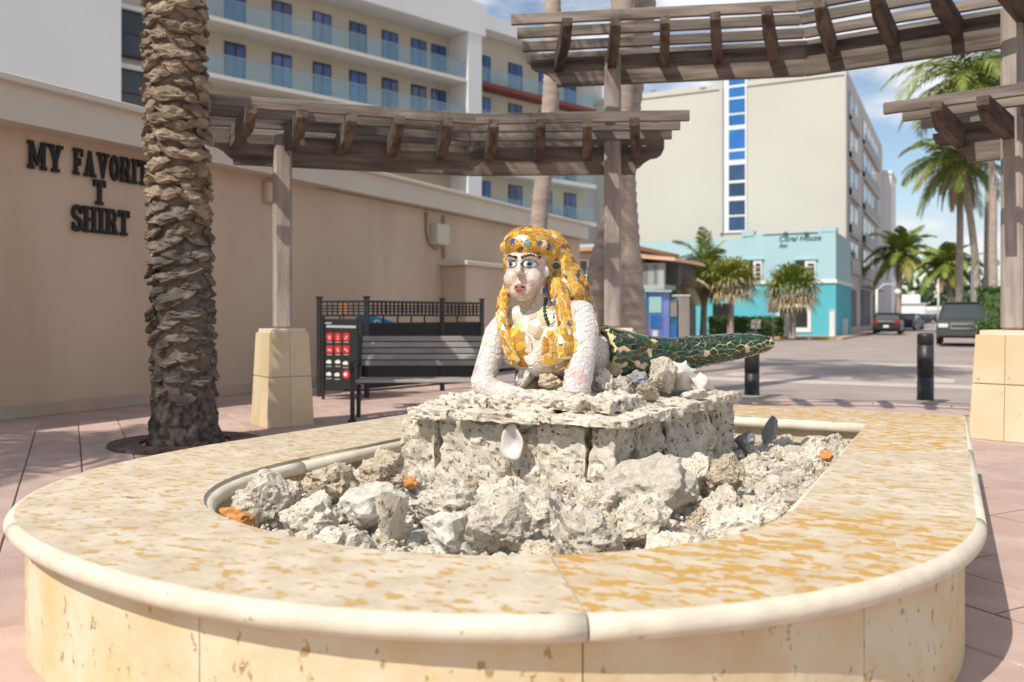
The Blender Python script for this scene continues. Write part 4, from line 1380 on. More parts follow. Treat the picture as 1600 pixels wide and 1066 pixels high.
for i, f in enumerate(tr.f):
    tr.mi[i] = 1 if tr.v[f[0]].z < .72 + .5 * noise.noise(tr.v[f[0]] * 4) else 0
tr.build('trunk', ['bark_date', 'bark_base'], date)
def boot_mesh(seed, m):
    bm = bmesh.new(); bmesh.ops.create_icosphere(bm, subdivisions=3, radius=1)
    off = Vector((seed * 4.1, seed, seed * 2.2))
    for v in bm.verts:
        p = v.co
        x, y, z = p.x, p.y, p.z
        sx = 1 - .35 * abs(z)
        pk = (1 - abs(x)) ** .6                     # lens: thin at the sides
        w = Vector((x * .135 * (1 + .1 * z), -abs(y) ** 1 * math.copysign(1, -y) * .062 * (.3 + .7 * pk), z * .078 * (.3 + .7 * pk)))
        if y < 0: w.z -= .02 * (-y) ; w.y -= .018 * (z < 0)
        w += p.normalized() * (.03 * noise.noise(p * 2.2 + off) + .012 * noise.noise(p * 6 + off))
        v.co = w
    me = bpy.data.meshes.new('leaf_base'); bm.to_mesh(me); bm.free()
    me.materials.append(MATS[m])
    return me
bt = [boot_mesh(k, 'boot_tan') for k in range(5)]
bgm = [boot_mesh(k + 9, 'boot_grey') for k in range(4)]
nb = 0
rest = MB()
view = (Vector((0, 0, 0)) - dp).normalized(); va = math.atan2(view.y, view.x)
for row in range(60):
    z = .50 + row * .136
    for k in range(7):
        a = va + 2 * math.pi * (k + (row * .5)) / 7 + row * .17 + rng.uniform(-.1, .1)
        da = (a - va + math.pi) % (2 * math.pi) - math.pi
        zz = z + rng.uniform(-.025, .025) + .04 * math.sin(a * 3)
        r = .243 - .01 * zz / 5.9 + .03 * max(0, 1 - zz / 1.6)
        p = dp + Vector((math.cos(a) * r - .024 * zz, math.sin(a) * r - .010 * zz, zz))
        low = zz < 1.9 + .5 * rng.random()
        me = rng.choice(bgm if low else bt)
        s_ = rng.uniform(.85, 1.2) * min(1, .5 + .4 * zz)
        o = None
        if abs(da) < 1.9 and zz < 4.6:
            o = link('leaf_base', me, p, date)
            o.rotation_euler = (rng.uniform(-.25, .05), rng.uniform(-.35, .35), a + math.pi / 2)
            o.scale = (s_ * rng.uniform(.9, 1.3), s_, s_ * rng.uniform(.8, 1.15))
            nb += 1
        else:
            Mz = Matrix.Rotation(a + math.pi / 2, 3, 'Z')
            rest.add([p + Mz @ (v.co * s_) for v in me.vertices][:], [list(f.vertices) for f in me.polygons], 0)
ro = rest.build('back_leaf_bases', 'boot_tan', date); ro['kind'] = 'stuff'
cr = MB(); rr0 = random.Random(3)
for k in range(34):
    frond(cr, dp + Vector((0, 0, 9.0)), k * 2.399, R(78 - 105 * (k / 34) + rr0.uniform(-5, 5)), 3.1 * rr0.uniform(.85, 1.1), rr0, .9, 26, .035, .16)
cr.build('crown', ['leaf_palm'], date)
gr = thing('tree_grate', dp, 'round rusty iron grate set in the paving around the date palm', 'grate')
for k in range(12):
    a0, a1 = 2 * math.pi * k / 12 + .015, 2 * math.pi * (k + 1) / 12 - .015
    mb = MB()
    q = [a0 + (a1 - a0) * i / 4 for i in range(5)]
    poly = [(.70 * math.cos(a), .70 * math.sin(a)) for a in q] + [(.42 * math.cos(a), .42 * math.sin(a)) for a in q[::-1]]
    mb.prism(poly, dp + Vector((0, 0, .001)), (1, 0, 0), (0, 1, 0), (0, 0, .028)).build('grate_segment', 'iron_rust', gr, fix=True)

def gz(v): return Vector((v.x, v.y, 0))
coco('coconut_palm', 'slim leaning palm trunk rising behind the low pergola above the beige wall', [gz(D(822, 600, 16)), D(842, 350, 16), D(862, 130, 16), D(862, -60, 16), D(850, -420, 16)], .17, .14, 18, 2.6, 11)
coco('coconut_palm', 'palm trunk leaning left behind the tall post, crossing the other one', [gz(D(905, 600, 13.4)), D(930, 470, 13.4), D(962, 320, 13.4), D(985, 150, 13.4), D(1008, 0, 13.4), D(1030, -520, 13.4)], .23, .12, 18, 2.6, 12)
coco('coconut_palm', 'palm trunk leaning right behind the tall post, thick at its foot', [gz(D(1000, 600, 12.9)), D(990, 520, 12.9), D(975, 330, 12.9), D(970, 150, 12.9), D(972, 0, 12.9), D(965, -560, 12.9)], .23, .12, 18, 2.6, 13)
# palms beside the plaza, left of the picture, whose shade reaches the paving
coco('coconut_palm', 'palm left of the plaza whose frond shade falls across the left paving', [Vector((-9.6, -.6, 0)), Vector((-9.4, -.6, 3)), Vector((-9.0, -.5, 6.2))], .16, .12, 26, 2.3, 14, dry=4)
coco('coconut_palm', 'palm right of the plaza whose frond shade falls across the road', [Vector((6.5, 9, 0)), Vector((6.4, 9, 4)), Vector((6.0, 9.1, 7.4))], .16, .12, 24, 2.6, 15, dry=6)

# ================================================================== STREET FURNITURE
# bench
bp = G(550, 660); bp.z = 0
ba = R(29)
bu, bn = Vector((math.cos(ba), math.sin(ba), 0)), Vector((math.sin(ba), -math.cos(ba), 0))   # along, towards the viewer
bench = thing('park_bench', bp + bu * .95, 'long dark slatted bench behind the planter', 'bench')
bq = bp - bn * .04
for s_ in (0.0, 1.95):
    c = bq + bu * s_
    mb = MB()
    mb.bar(c + Vector((0, 0, 0)), c + Vector((0, 0, .66)), .05, .05, up=bn)
    mb.bar(c - bn * .46, c - bn * .50 + Vector((0, 0, .5)), .05, .05, up=bu)
    mb.bar(c - bn * .49 + Vector((0, 0, .46)), c - bn * .62 + Vector((0, 0, 1.0)), .05, .05, up=bu)
    mb.bar(c - bn * .0 + Vector((0, 0, .45)), c - bn * .5 + Vector((0, 0, .43)), .05, .05)
    mb.tube([c + bn * .02 + Vector((0, 0, .60)), c + bn * .03 + Vector((0, 0, .68)), c - bn * .1 + Vector((0, 0, .70)), c - bn * .4 + Vector((0, 0, .69)), c - bn * .54 + Vector((0, 0, .67))], .026, 8)
    mb.tube([c + bn * .03 + Vector((0, 0, .0)), c + bn * .03 + Vector((0, 0, .03))], .05, 10)
    mb.build('end_frame', 'black_metal', bench)
for k in range(5):
    z = .66 + k * .075
    off = -.525 - .022 * k
    MB().bar(bq + bu * .03 + bn * off + Vector((0, 0, z)), bq + bu * 1.92 + bn * off + Vector((0, 0, z)), .03, .064, bev=.008).build('back_slat', 'bench_slat', bench)
for k in range(5):
    off = -.03 - k * .10
    MB().bar(bq + bu * .03 + bn * off + Vector((0, 0, .475)), bq + bu * 1.92 + bn * off + Vector((0, 0, .475)), .085, .035, bev=.008).build('seat_slat', 'bench_slat', bench)
# patio railing
rail = thing('patio_railing', gz(D(600, 600, 13.6)), 'black metal patio railing with lattice band along the beige wall', 'railing')
fp = [gz(D(499, 600, 13.3)), gz(D(573, 600, 13.1)), gz(D(691, 600, 14.4)), gz(D(753, 600, 15.1))]
UPV = Vector((0, 0, 1))
for i, p in enumerate(fp):
    MB().box(p + UPV * .76, (.075, .075, 1.52), YAW, bev=.008).box(p + UPV * 1.53, (.1, .1, .03), YAW, bev=.008).build('rail_post', 'black_metal', rail)
for i in range(3):
    a, b = fp[i], fp[i + 1]
    d = (b - a).normalized(); a, b = a + d * .045, b - d * .045
    MB().bar(a + UPV * 1.46, b + UPV * 1.46, .04, .035).build('top_rail', 'black_metal', rail)
    MB().bar(a + UPV * 1.25, b + UPV * 1.25, .035, .03).build('middle_rail', 'black_metal', rail)
    lt = MB()
    ln = (b - a).length
    m = int(ln / .085)
    for k in range(1, m):
        p = a + d * ln * k / m
        lt.bar(p + UPV * 1.265, p + UPV * 1.443, .03 if k % 4 else .04, .012, up=d)
    for z in (1.31, 1.354, 1.398): lt.bar(a + UPV * z, b + UPV * z, .014, .022)
    lt.build('lattice', 'black_metal', rail)
    for k in range(1, int(ln / .3)):
        p = a + d * .3 * k
        MB().bar(p + UPV * 1.13, p + UPV * 1.235, .02, .02, up=d).build('stub', 'black_metal', rail)
    MB().bar(a + UPV * (.63 if i else .66), b + UPV * (.63 if i else .66), .022, .98 if i else .9).build('panel', 'panel_black', rail)
    MB().bar(a + UPV * 1.13, b + UPV * 1.13, .03, .02).build('panel_rail', 'black_metal', rail)
    MB().bar(a + UPV * .11, b + UPV * .11, .03, .03).build('bottom_rail', 'black_metal', rail)
# notice board with picture rows
na, nb_ = gz(D(508, 600, 12.85)), gz(D(560, 600, 12.7))
nd = (nb_ - na).normalized(); nn_ = Vector((nd.y, -nd.x, 0))
if nn_.dot(-na) < 0: nn_ = -nn_
notice = thing('notice_board', (na + nb_) / 2, 'black notice board with rows of red and white round pictograms', 'notice board')
nw = (nb_ - na).length
MB().bar(na + UPV * .68, nb_ + UPV * .68, .03, 1.04, bev=.006).build('board', 'board_black', notice)
for q in (na - nd * .03, nb_ + nd * .03):
    MB().bar(q, q + UPV * 1.24, .04, .03, up=nd).build('frame_post', 'black_metal', notice)
def npt(px, py, lift=.018):
    f = (px - 508) / 52
    base_ = na.lerp(nb_, f)
    dd = -base_.x * SN + base_.y * CS
    return base_ + UPV * (CH + (HY - py) / FPX * dd) + nn_ * lift
MB().bar(npt(511, 510), npt(557, 511), .004, .035, up=UPV).build('title_bar', 'text_grey', notice)
MB().bar(npt(509, 505), npt(519, 505), .004, .02, up=UPV).build('title_bar', 'text_grey', notice)
def rdisc(c, r, m, name, sq=1.0):
    poly = []
    for k in range(20):
        a = 2 * math.pi * k / 20
        x, y = math.cos(a), math.sin(a)
        poly.append((math.copysign(abs(x) ** sq, x) * r, math.copysign(abs(y) ** sq, y) * r * 1.1))
    return MB().prism(poly, c, nd, UPV, nn_ * .003).build(name, m, notice, fix=True)
for row, py in enumerate((526.5, 546)):
    for kx, px in enumerate((516, 529, 542)):
        rdisc(npt(px, py), .055, 'icon_red', 'pictogram', .55)
        mb = MB()
        c = npt(px, py + 1, .0225)
        for q in range(3):
            a = rng.uniform(0, 6)
            mb.bar(c - (nd * math.cos(a) + UPV * math.sin(a)) * .03, c + (nd * math.cos(a) + UPV * math.sin(a)) * .03, .002, .011, up=nn_.cross(nd * math.cos(a) + UPV * math.sin(a)))
        mb.build('pictogram_figure', 'icon_white', notice)
        MB().bar(npt(px - 4, py + 8.4), npt(px + 4, py + 8.4), .003, .012).build('caption', 'text_grey', notice)
for px, py in ((515, 565), (529, 565), (541, 567), (515, 584), (528, 585)):
    mb = MB()
    c = npt(px, py, .02)
    mb.prism([(-.045, -.02), (-.02, -.03), (.03, -.028), (.045, -.01), (.03, .015), (.01, .03), (-.02, .018), (-.04, .012)], c, nd, UPV, nn_ * .003)
    mb.build('pictogram', 'icon_white', notice, fix=True)
    MB().bar(npt(px - 4, py + 7.5), npt(px + 4, py + 7.5), .003, .012).build('caption', 'text_grey', notice)
rdisc(npt(542, 585), .06, 'icon_red', 'pictogram'); rdisc(npt(541, 585, .0215), .028, 'icon_white', 'pictogram_figure')
# blue board with emblem leaning behind the railing
bb = thing('blue_board', D(596, 505, 13.5), 'bright blue pointed board with white emblem behind the black railing', 'board')
c0, c1 = D(556, 500, 13.35), D(634, 511, 13.9)
bd = (c1 - c0); bl = bd.length; bd.normalize()
face = (Vector((0, 0, CH)) - (c0 + c1) / 2); face -= bd * face.dot(bd); face.normalize(); bv = face.cross(bd)
if bv.z < 0: bv = -bv
poly = [(0, .045), (.08, .085), (.3, .095), (.5, .08), (.68, .045), (bl, -.015), (.66, -.085), (.45, -.095), (.25, -.085), (.06, -.04)]
MB().prism(poly, c0 - face * .03, bd, bv, face * .06).build('deck', 'blue_board', bb, fix=True)
MB().prism([(.36 + .06 * math.cos(a * .4), .0 + .055 * math.sin(a * .4)) for a in range(16)], c0 + face * .031, bd, bv, face * .004).build('emblem', 'icon_white', bb, fix=True)
MB().prism([(.36 + .035 * math.cos(a * .4), .0 + .03 * math.sin(a * .4)) for a in range(16)], c0 + face * .0355, bd, bv, face * .003).build('emblem_centre', 'blue_board', bb, fix=True)
MB().prism([(.53, -.01), (.58, .03), (.63, .01), (.58, -.03)], c0 + face * .031, bd, bv, face * .004).build('emblem', 'icon_white', bb, fix=True)
orp = thing('orange_plaque', D(537, 482, 13.8), 'small orange plaque seen through the left end of the railing', 'plaque')
q = D(537, 483, 13.8)
MB().box(q, (.13, .02, .15), YAW, bev=.02).build('plate', 'orange_lamp', orp)
MB().box(q - UPV * .4, (.02, .015, .7), YAW).build('stake', 'black_metal', orp)
# bollards
def bollard(p, label):
    t = thing('bollard', p, label, 'bollard', 'black bollards between plaza and road')
    prof_ = [(.128, 0), (.128, .012), (.115, .014), (.115, .33), (.109, .333), (.109, .345), (.115, .348), (.115, .80), (.107, .803), (.107, .818), (.115, .822), (.115, .955), (.108, .975), (.09, .988), (.0, .994)]
    MB().lathe(p, prof_, 28).build('shaft', 'black_metal', t)
    for k in range(4):
        a = k * math.pi / 2 + .5
        MB().tube([p + Vector((.122 * math.cos(a), .122 * math.sin(a), .0)), p + Vector((.122 * math.cos(a), .122 * math.sin(a), .02))], .008, 6).build('bolt', 'black_metal', t)
bollard(gz(G(1446, 625)), 'black cylindrical bollard standing alone right of the mermaid tail')
bollard(gz(G(1175, 617)), 'black cylindrical bollard behind the tip of the mermaid tail')
# kiosk and grey cabinet across the road
def oriented(c, yaw):
    u = Vector((math.cos(yaw), math.sin(yaw), 0))
    return u, Vector((math.sin(yaw), -math.cos(yaw), 0))
kp = gz(D(1027, 545, 30)); ku, kn = oriented(kp, YAW + R(18))
ki = thing('vending_kiosk', kp, 'blue and mint vending kiosk beyond the mermaid tail', 'kiosk')
def kb(name, x, y, z, sx, sy, sz, m, par=None): MB().box(kp + ku * x + kn * y + UPV * z, (sx, sy, sz), YAW + R(18), bev=.01).build(name, m, par or ki)
kb('body', 0, -.4, 1.03, .95, .8, 2.06, 'kiosk_violet')
kb('front_panel', -.12, .012, 1.0, .62, .03, 1.8, 'kiosk_violet')
kb('poster', -.1, .04, 1.62, .46, .02, .55, 'kiosk_mint'); kb('poster', -.08, .041, 1.05, .42, .02, .46, 'kiosk_blue'); kb('poster', -.1, .04, .55, .2, .02, .36, 'icon_white')
kb('side_strip', -.405, .02, 1.0, .11, .04, 2.0, 'kiosk_teal'); kb('roof_lip', 0, -.35, 2.09, 1.0, .95, .07, 'kiosk_mint')
kb('door', .66, -.42, .95, .34, .7, 1.9, 'kiosk_teal'); kb('door_panel', .66, -.05, .55, .26, .03, .8, 'kiosk_blue'); kb('door_panel', .66, -.05, 1.5, .26, .03, .6, 'box_grey')
cb = thing('utility_cabinet', kp + ku * 1.1, 'tall narrow grey cabinet right of the vending kiosk', 'cabinet')
q = kp + ku * 1.1 - kn * .3
MB().box(q + UPV * .98, (.42, .5, 1.9), YAW + .3, bev=.02).build('shell', 'box_grey', cb)
MB().box(q + UPV * 1.95, (.46, .54, .05), YAW + .3, bev=.01).build('lid', 'frame_white', cb); MB().box(q + UPV * .03, (.5, .58, .06), YAW + .3).build('plinth', 'kerb', cb)
# ================================================================== SHOP BUILDING WITH BLANK BEIGE WALL
WX = -10.15
shop = thing('shop_building', (WX - 2, 12, 0), 'long low beige shop with blank stucco wall and pale fascia', 'building')
MB().box((WX - 3, 10.9, 1.76), (6, 26.2, 3.52)).build('wall', 'stucco', shop)
MB().box((WX - 2.83, 4.9, 3.74), (6.34, 14.3, .44)).build('fascia', 'fascia', shop)
MB().box((WX - 2.80, 4.9, 4.0), (6.48, 14.4, .085), bev=.01).build('fascia_cap', 'fascia_top', shop)
MB().box((WX - 2.88, 18.1, 3.735), (6.24, 12.0, .40)).build('fascia', 'fascia', shop)
MB().box((WX - 2.85, 18.1, 3.97), (6.34, 12.05, .07), bev=.01).build('fascia_cap', 'fascia_top', shop)
MB().box((WX + .004, 11, .08), (.03, 26, .16)).build('base_course', 'stucco_dirty', shop)
py0, py1 = 16.2, 19.2
MB().box((WX + .31, (py0 + py1) / 2, 1.17), (.62, py1 - py0, 2.34), bev=.01).build('projection', 'stucco', shop)
MB().box((WX + .33, (py0 + py1) / 2, 2.39), (.76, py1 - py0 + .2, .1), bev=.015).build('projection_cap', 'fascia', shop)
def wy(px):
    t = (px - 800) / FPX
    d = -WX / (SN - t * CS)
    return d * (CS + t * SN)
MB().tube([(WX + .05, wy(665), 3.45), (WX + .05, wy(665), 3.1), (WX + .05, wy(668), 2.85), (WX + .05, wy(680), 2.7)], .035, 8).build('conduit', 'stucco_dirty', shop)
MB().tube([(WX + .05, wy(691), 3.45), (WX + .05, wy(691), 2.5)], .03, 8).build('conduit', 'stucco_dirty', shop)
MB().box((WX + .12, wy(679), 3.0), (.24, .5, .45), bev=.02).build('meter_box', 'fascia', shop)
MB().box((WX + .06, wy(420), 3.28), (.12, .28, .34), bev=.02).build('junction_box', 'stucco', shop)
# ------------------------------------------------------------------ wall letters
def stroke(pts_, w):
    """thick polyline in 2-D as a list of quads"""
    L_, R_ = [], []
    m = len(pts_)
    for i in range(m):
        p, q = pts_[max(i - 1, 0)], pts_[min(i + 1, m - 1)]
        dx, dy = q[0] - p[0], q[1] - p[1]
        l = math.hypot(dx, dy) or 1
        nx, ny = -dy / l * w / 2, dx / l * w / 2
        L_.append((pts_[i][0] + nx, pts_[i][1] + ny)); R_.append((pts_[i][0] - nx, pts_[i][1] - ny))
    return [[R_[i], R_[i + 1], L_[i + 1], L_[i]] for i in range(m - 1)]
def rc_(x0, y0, x1, y1): return [[(x0, y0), (x1, y0), (x1, y1), (x0, y1)]]
S_, T_ = .2, .13
def arc(cx, cy, rx, ry, a0, a1, n=12): return [(cx + rx * math.cos(R(a0 + (a1 - a0) * k / n)), cy + ry * math.sin(R(a0 + (a1 - a0) * k / n))) for k in range(n + 1)]
def glyph(ch):
    if ch == 'I': return .36, rc_(.08, 0, .28, 1) + rc_(0, 0, .36, T_) + rc_(0, 1 - T_, .36, 1)
    if ch == 'T': return .62, rc_(.21, 0, .41, 1) + rc_(.11, 0, .51, T_) + rc_(0, 1 - T_, .62, 1) + rc_(0, .72, .09, 1) + rc_(.53, .72, .62, 1)
    if ch == 'H': return .72, rc_(.07, 0, .25, 1) + rc_(.47, 0, .65, 1) + rc_(.25, .44, .47, .57) + rc_(0, 0, .31, T_) + rc_(.41, 0, .72, T_) + rc_(0, 1 - T_, .31, 1) + rc_(.41, 1 - T_, .72, 1)
    if ch == 'F': return .56, rc_(.07, 0, .26, 1) + rc_(0, 0, .36, T_) + rc_(0, 1 - T_, .56, 1) + rc_(.47, .70, .56, 1) + rc_(.26, .44, .44, .56) + rc_(.36, .36, .44, .64)
    if ch == 'E': return .58, rc_(.07, 0, .26, 1) + rc_(0, 0, .58, T_) + rc_(0, 1 - T_, .56, 1) + rc_(.47, .70, .56, 1) + rc_(.49, 0, .58, .30) + rc_(.26, .44, .44, .56)
    if ch == 'M': return .92, rc_(.07, 0, .25, 1) + rc_(.67, 0, .85, 1) + [[(.07, 1), (.27, 1), (.50, .18), (.42, .12)], [(.85, 1), (.65, 1), (.42, .18), (.50, .12)]] + rc_(0, 0, .32, T_) + rc_(.60, 0, .92, T_) + rc_(0, 1 - T_, .22, 1) + rc_(.70, 1 - T_, .92, 1)
    if ch == 'Y': return .74, rc_(.27, 0, .47, .48) + [[(.05, 1), (.25, 1), (.44, .48), (.27, .40)], [(.69, 1), (.52, 1), (.33, .48), (.47, .40)]] + rc_(.17, 0, .57, T_) + rc_(0, 1 - T_, .32, 1) + rc_(.44, 1 - T_, .74, 1)
    if ch == 'A': return .72, [[(.06, 0), (.22, 0), (.40, .9), (.30, 1)], [(.66, 0), (.46, 0), (.28, .9), (.42, 1)]] + rc_(.18, .26, .54, .38) + rc_(0, 0, .28, T_) + rc_(.40, 0, .72, T_)
    if ch == 'V': return .72, [[(.06, 1), (.26, 1), (.44, .1), (.32, 0)], [(.66, 1), (.50, 1), (.32, .1), (.40, 0)]] + rc_(0, 1 - T_, .34, 1) + rc_(.42, 1 - T_, .72, 1)
    if ch == 'O': return .58, stroke(arc(.29, .5, .20, .42, 0, 360, 24), .17)
    if ch == 'R': return .68, rc_(.07, 0, .26, 1) + rc_(0, 0, .34, T_) + rc_(0, 1 - T_, .36, 1) + stroke([(.26, .935), (.40, .935)] + arc(.40, .715, .13, .22, 90, -90, 8) + [(.26, .495)], .14) + [[(.36, .46), (.52, .48), (.64, 0), (.46, 0)]] + rc_(.46, 0, .68, T_)
    if ch == 'S': return .58, stroke(arc(.29, .72, .19, .21, 20, 250, 12)[:-1] + arc(.29, .28, .19, .21, 70, -160, 12), .165) + rc_(.44, .66, .53, .97) + rc_(.05, .03, .14, .34)
sign = thing('wall_sign', (WX, 7.6, 2.3), 'black slab serif wall letters reading MY FAVORITE T SHIRT', 'sign')
def letter(ch, y0, y1, z0, h):
    w, polys = glyph(ch)
    sx = (y1 - y0) / w
    mb = MB()
    for i, p in enumerate(polys):
        mb.prism(p, (WX + .012, y0, z0), (0, sx, 0), (0, 0, h), (.028 + .0006 * i, 0, 0))
    mb.build('letter', 'letter_black', sign, fix=True)
def word(s, x0, x1, z0, h, gapf=.06):
    y0, y1 = wy(x0), wy(x1)
    ws = [glyph(c)[0] for c in s]
    k = (y1 - y0) / (sum(ws) + gapf * (len(s) - 1))
    y = y0
    for c, w in zip(s, ws):
        letter(c, y, y + w * k, z0, h)
        y += (w + gapf) * k
word('MY', 41, 96, 3.055, .345)
word('FAVORITE', 112, 243, 3.065, .345)
word('T', 144, 163, 2.715, .33)
word('SHIRT', 109, 200, 2.335, .345, .04)

# ================================================================== HOTEL WITH BALCONIES
hu = Vector((math.sin(R(19)), math.cos(R(19)), 0)); hn = Vector((hu.y, -hu.x, 0))
HO = D(367, 493, 48); HO.z = 0
hang = math.atan2(hu.y, hu.x)
def hs(px):
    """distance along the facade of column px"""
    t = (px - 800) / FPX
    r = Vector((t * CS - SN, CS + t * SN, 0))
    den = r.x * hu.y - r.y * hu.x
    k = (HO.x * hu.y - HO.y * hu.x) / den
    return (r * k - HO).dot(hu)
def hb(mb, s0, s1, n0, n1, z0, z1, bev=0):
    c = HO + hu * (s0 + s1) / 2 + hn * (n0 + n1) / 2
    return mb.box((c.x, c.y, (z0 + z1) / 2), (s1 - s0, abs(n1 - n0), z1 - z0), hang, bev)
hotel = thing('hotel_building', HO + hu * 6 - hn * 5, 'white hotel with long balconies and blue windows above the shop', 'building')
SE = hs(703)
FL = [4.95, 7.95, 10.95, 13.95, 16.95, 20.05]
hb(MB(), -14, SE + 1.2, -12, 0, 0, 20.04).build('wall', 'hotel_beige', hotel)
hb(MB(), -14, SE + 1.5, -12.2, 1.95, 20.05, 22.2).build('roof_parapet', 'hotel_white', hotel)
hb(MB(), SE, SE + 1.2, .004, 1.9, 0, 20.046).build('end_pier', 'hotel_white', hotel)
SB = hs(168)
hb(MB(), SB - 26, SB, -12, 1.9, 0, 20.043).build('end_block', 'hotel_white', hotel)
for i, z in enumerate(FL[:-1]):
    hb(MB(), SB + 3.2, SE - .004, .003, 1.8, z - .22, z).build('balcony_slab', 'slab_white', hotel)
    s0, s1 = SB + 3.3, SE - .05
    m = int((s1 - s0) / 1.45)
    for k in range(m):
        a, b = s0 + (s1 - s0) * k / m, s0 + (s1 - s0) * (k + 1) / m
        if i >= 2: hb(MB(), a + .02, b - .02, 1.70, 1.715, z + .05, z + 1.08).build('rail_pane', 'rail_glass', hotel)
    hb(MB(), s0, s1, 1.68, 1.735, z + 1.085, z + 1.12).build('handrail', 'col_grey', hotel)
    if i < 2: continue
    for px in (367, 440, 503, 559, 609, 654, 685):
        s = hs(px)
        w = .62
        wo_ = hb(MB(), s - w, s + w, .002, .06, z + .02, z + 2.42).build('window', 'frame_dark', hotel)
        for q in (-1, 1):
            hb(MB(), s + (-w + .07 if q < 0 else .05), s + (-.05 if q < 0 else w - .07), .061, .075, z + .09, z + 2.34).build('pane', 'glass_blue', wo_)
for z in FL[1:-1]:                            # stair windows next to the blank end block
    s0, s1 = SB + .15, SB + 2.9
    wo_ = hb(MB(), s0, s1, .002, .3, z - 2.6, z - .25).build('window', 'frame_dark', hotel)
    m_ = (s0 + s1) / 2
    for a, b in ((s0 + .08, m_ + .3), (m_ + .4, s1 - .08)):
        for z0, z1 in ((z - 2.5, z - 1.5), (z - 1.4, z - .35)):
            hb(MB(), a, b, .301, .315, z0, z1).build('pane', 'glass_dark', wo_)
    hb(MB(), s0 - .1, s1 + .1, .003, .5, z - .25, z - .02).build('floor_band', 'hotel_white', hotel)
# farther wing
wing = thing('hotel_wing', HO + hu * (SE + 12) - hn * 8, 'farther cream hotel wing with balconies and dark red band', 'building')
W0 = SE + 1.6
def wb(mb, s0, s1, n0, n1, z0, z1): return hb(mb, W0 + s0, W0 + s1, n0, n1, z0, z1)
wb(MB(), 0, 13, -14, -.9, 0, 21.3).build('wall', 'hotel_beige', wing)
wb(MB(), 0, 6.6, -14.1, .4, 21.3, 22.3).build('roof_slab', 'hotel_white', wing)
wb(MB(), 6.6, 13.4, -14.1, .4, 20.3, 21.9).build('roof_slab', 'slab_white', wing)
wb(MB(), 3, 13.2, -16, -6, 21.9, 25.2).build('roof_block', 'hotel_white', wing)
wb(MB(), 13, 16, -14, -1.5, 0, 20.6).build('end_wall', 'tower_side', wing)
for i, z in enumerate((8.6, 11.6, 14.6, 17.6)):
    wb(MB(), .05, 13.2, -.897, .3, z - .3, z).build('balcony_slab', 'red_slab' if i == 3 else 'slab_white', wing)
    for k in range(8): wb(MB(), .15 + k * 1.62, 1.68 + k * 1.62, .22, .235, z + .03, z + 1.05).build('rail_pane', 'rail_glass', wing)
    for s in (2.2, 5.4, 8.6, 11.4):
        wo_ = wb(MB(), s - .7, s + .7, -.898, -.84, z + .02, z + 2.3).build('window', 'frame_dark', wing)
        for q in (-1, 1): wb(MB(), s + (-.63 if q < 0 else .04), s + (-.04 if q < 0 else .63), -.839, -.825, z + .1, z + 2.22).build('pane', 'glass_blue', wo_)

# ================================================================== CREAM TOWER
tower = thing('cream_tower', (-18, 75, 0), 'tall blank cream tower with one blue window strip', 'building')
TX, TY0, TY1, TZ = -7.34, 66.0, 98.0, 18.6
MB().box((-18.4, 82.3, TZ / 2), (22.1, 32, TZ)).build('wall', 'tower_cream', tower)   # x -29.45..-7.35
MB().box((-18.4, 82.3, TZ + .2), (22.3, 32.2, .4)).build('parapet', 'tower_cream', tower)
MB().box((TX + .06, 82, TZ / 2), (.12, 32.4, TZ - .1)).build('side_wall', 'tower_side', tower)
def tx(px):
    t = (px - 800) / FPX
    return 66.3 / (CS + t * SN) * (t * CS - SN)
def tz(py, px=1150):
    t = (px - 800) / FPX
    return CH + (HY - py) / FPX * 66.3 / (CS + t * SN)
x0, x1 = tx(1133), tx(1166)
MB().box(((x0 + x1) / 2, 66.24, (tz(364) + tz(118)) / 2), (x1 - x0 + .12, .1, tz(118) - tz(364))).build('window_frame', 'frame_white', tower)
MB().box((x0 - .06 - .2, 66.25, (tz(364) + tz(118)) / 2), (.25, .3, tz(118) - tz(364))).build('fin', 'tower_side', tower)
for k, (a, b) in enumerate(((120, 133), (137, 152), (155.5, 177), (180, 196), (203, 233), (237, 250), (258, 282), (286.5, 307), (314, 336), (339, 360))):
    MB().box(((x0 + x1) / 2 + .12, 66.19, (tz(a) + tz(b)) / 2), (x1 - x0 - .38, .03, tz(a) - tz(b))).build('pane', 'glass_bright' if k < 6 else 'glass_navy', tower)
for px, py in ((1021, 142), (1099, 138)):
    q = Vector((tx(px), 66.22, tz(py, px)))
    MB().box(q, (.45, .16, .12), bev=.02).build('vent', 'box_grey', tower)
for bay, (y0, y1) in enumerate(((67.6, 73.6), (77.5, 92.0))):
    for f in range(5):
        z0 = 4.6 + f * 2.75
        lo = MB().box((TX + .125, (y0 + y1) / 2, z0 + 1.1), (.03, y1 - y0, 2.2)).build('loggia_shade', 'loggia_dark', tower)  # flat panel on the wall, the shade of the recess put into its grey
        MB().box((TX + .245, (y0 + y1) / 2, z0 - .12), (.25, y1 - y0 + .3, .2)).build('balcony_slab', 'tower_side', lo)
        MB().box((TX + .33, (y0 + y1) / 2, z0 + .42), (.05, y1 - y0, .8)).build('balcony_front', 'tower_side' if bay == 0 else 'col_grey', lo)
        n = 2 if bay == 0 else 4
        for k in range(n):
            yy = y0 + (y1 - y0) * (k + .5) / n
            MB().box((TX + .15, yy, z0 + 1.3), (.02, (y1 - y0) / n - .5, 1.7)).build('pane', 'glass_dark', lo)
for y0, y1, z1 in ((67.6, 72, 3.2), (76, 84, 3.4), (87, 93, 3.2)):
    MB().box((TX + .15, (y0 + y1) / 2, z1 / 2 + .2), (.08, y1 - y0, z1 - .4)).build('ground_window', 'loggia_dark', tower)
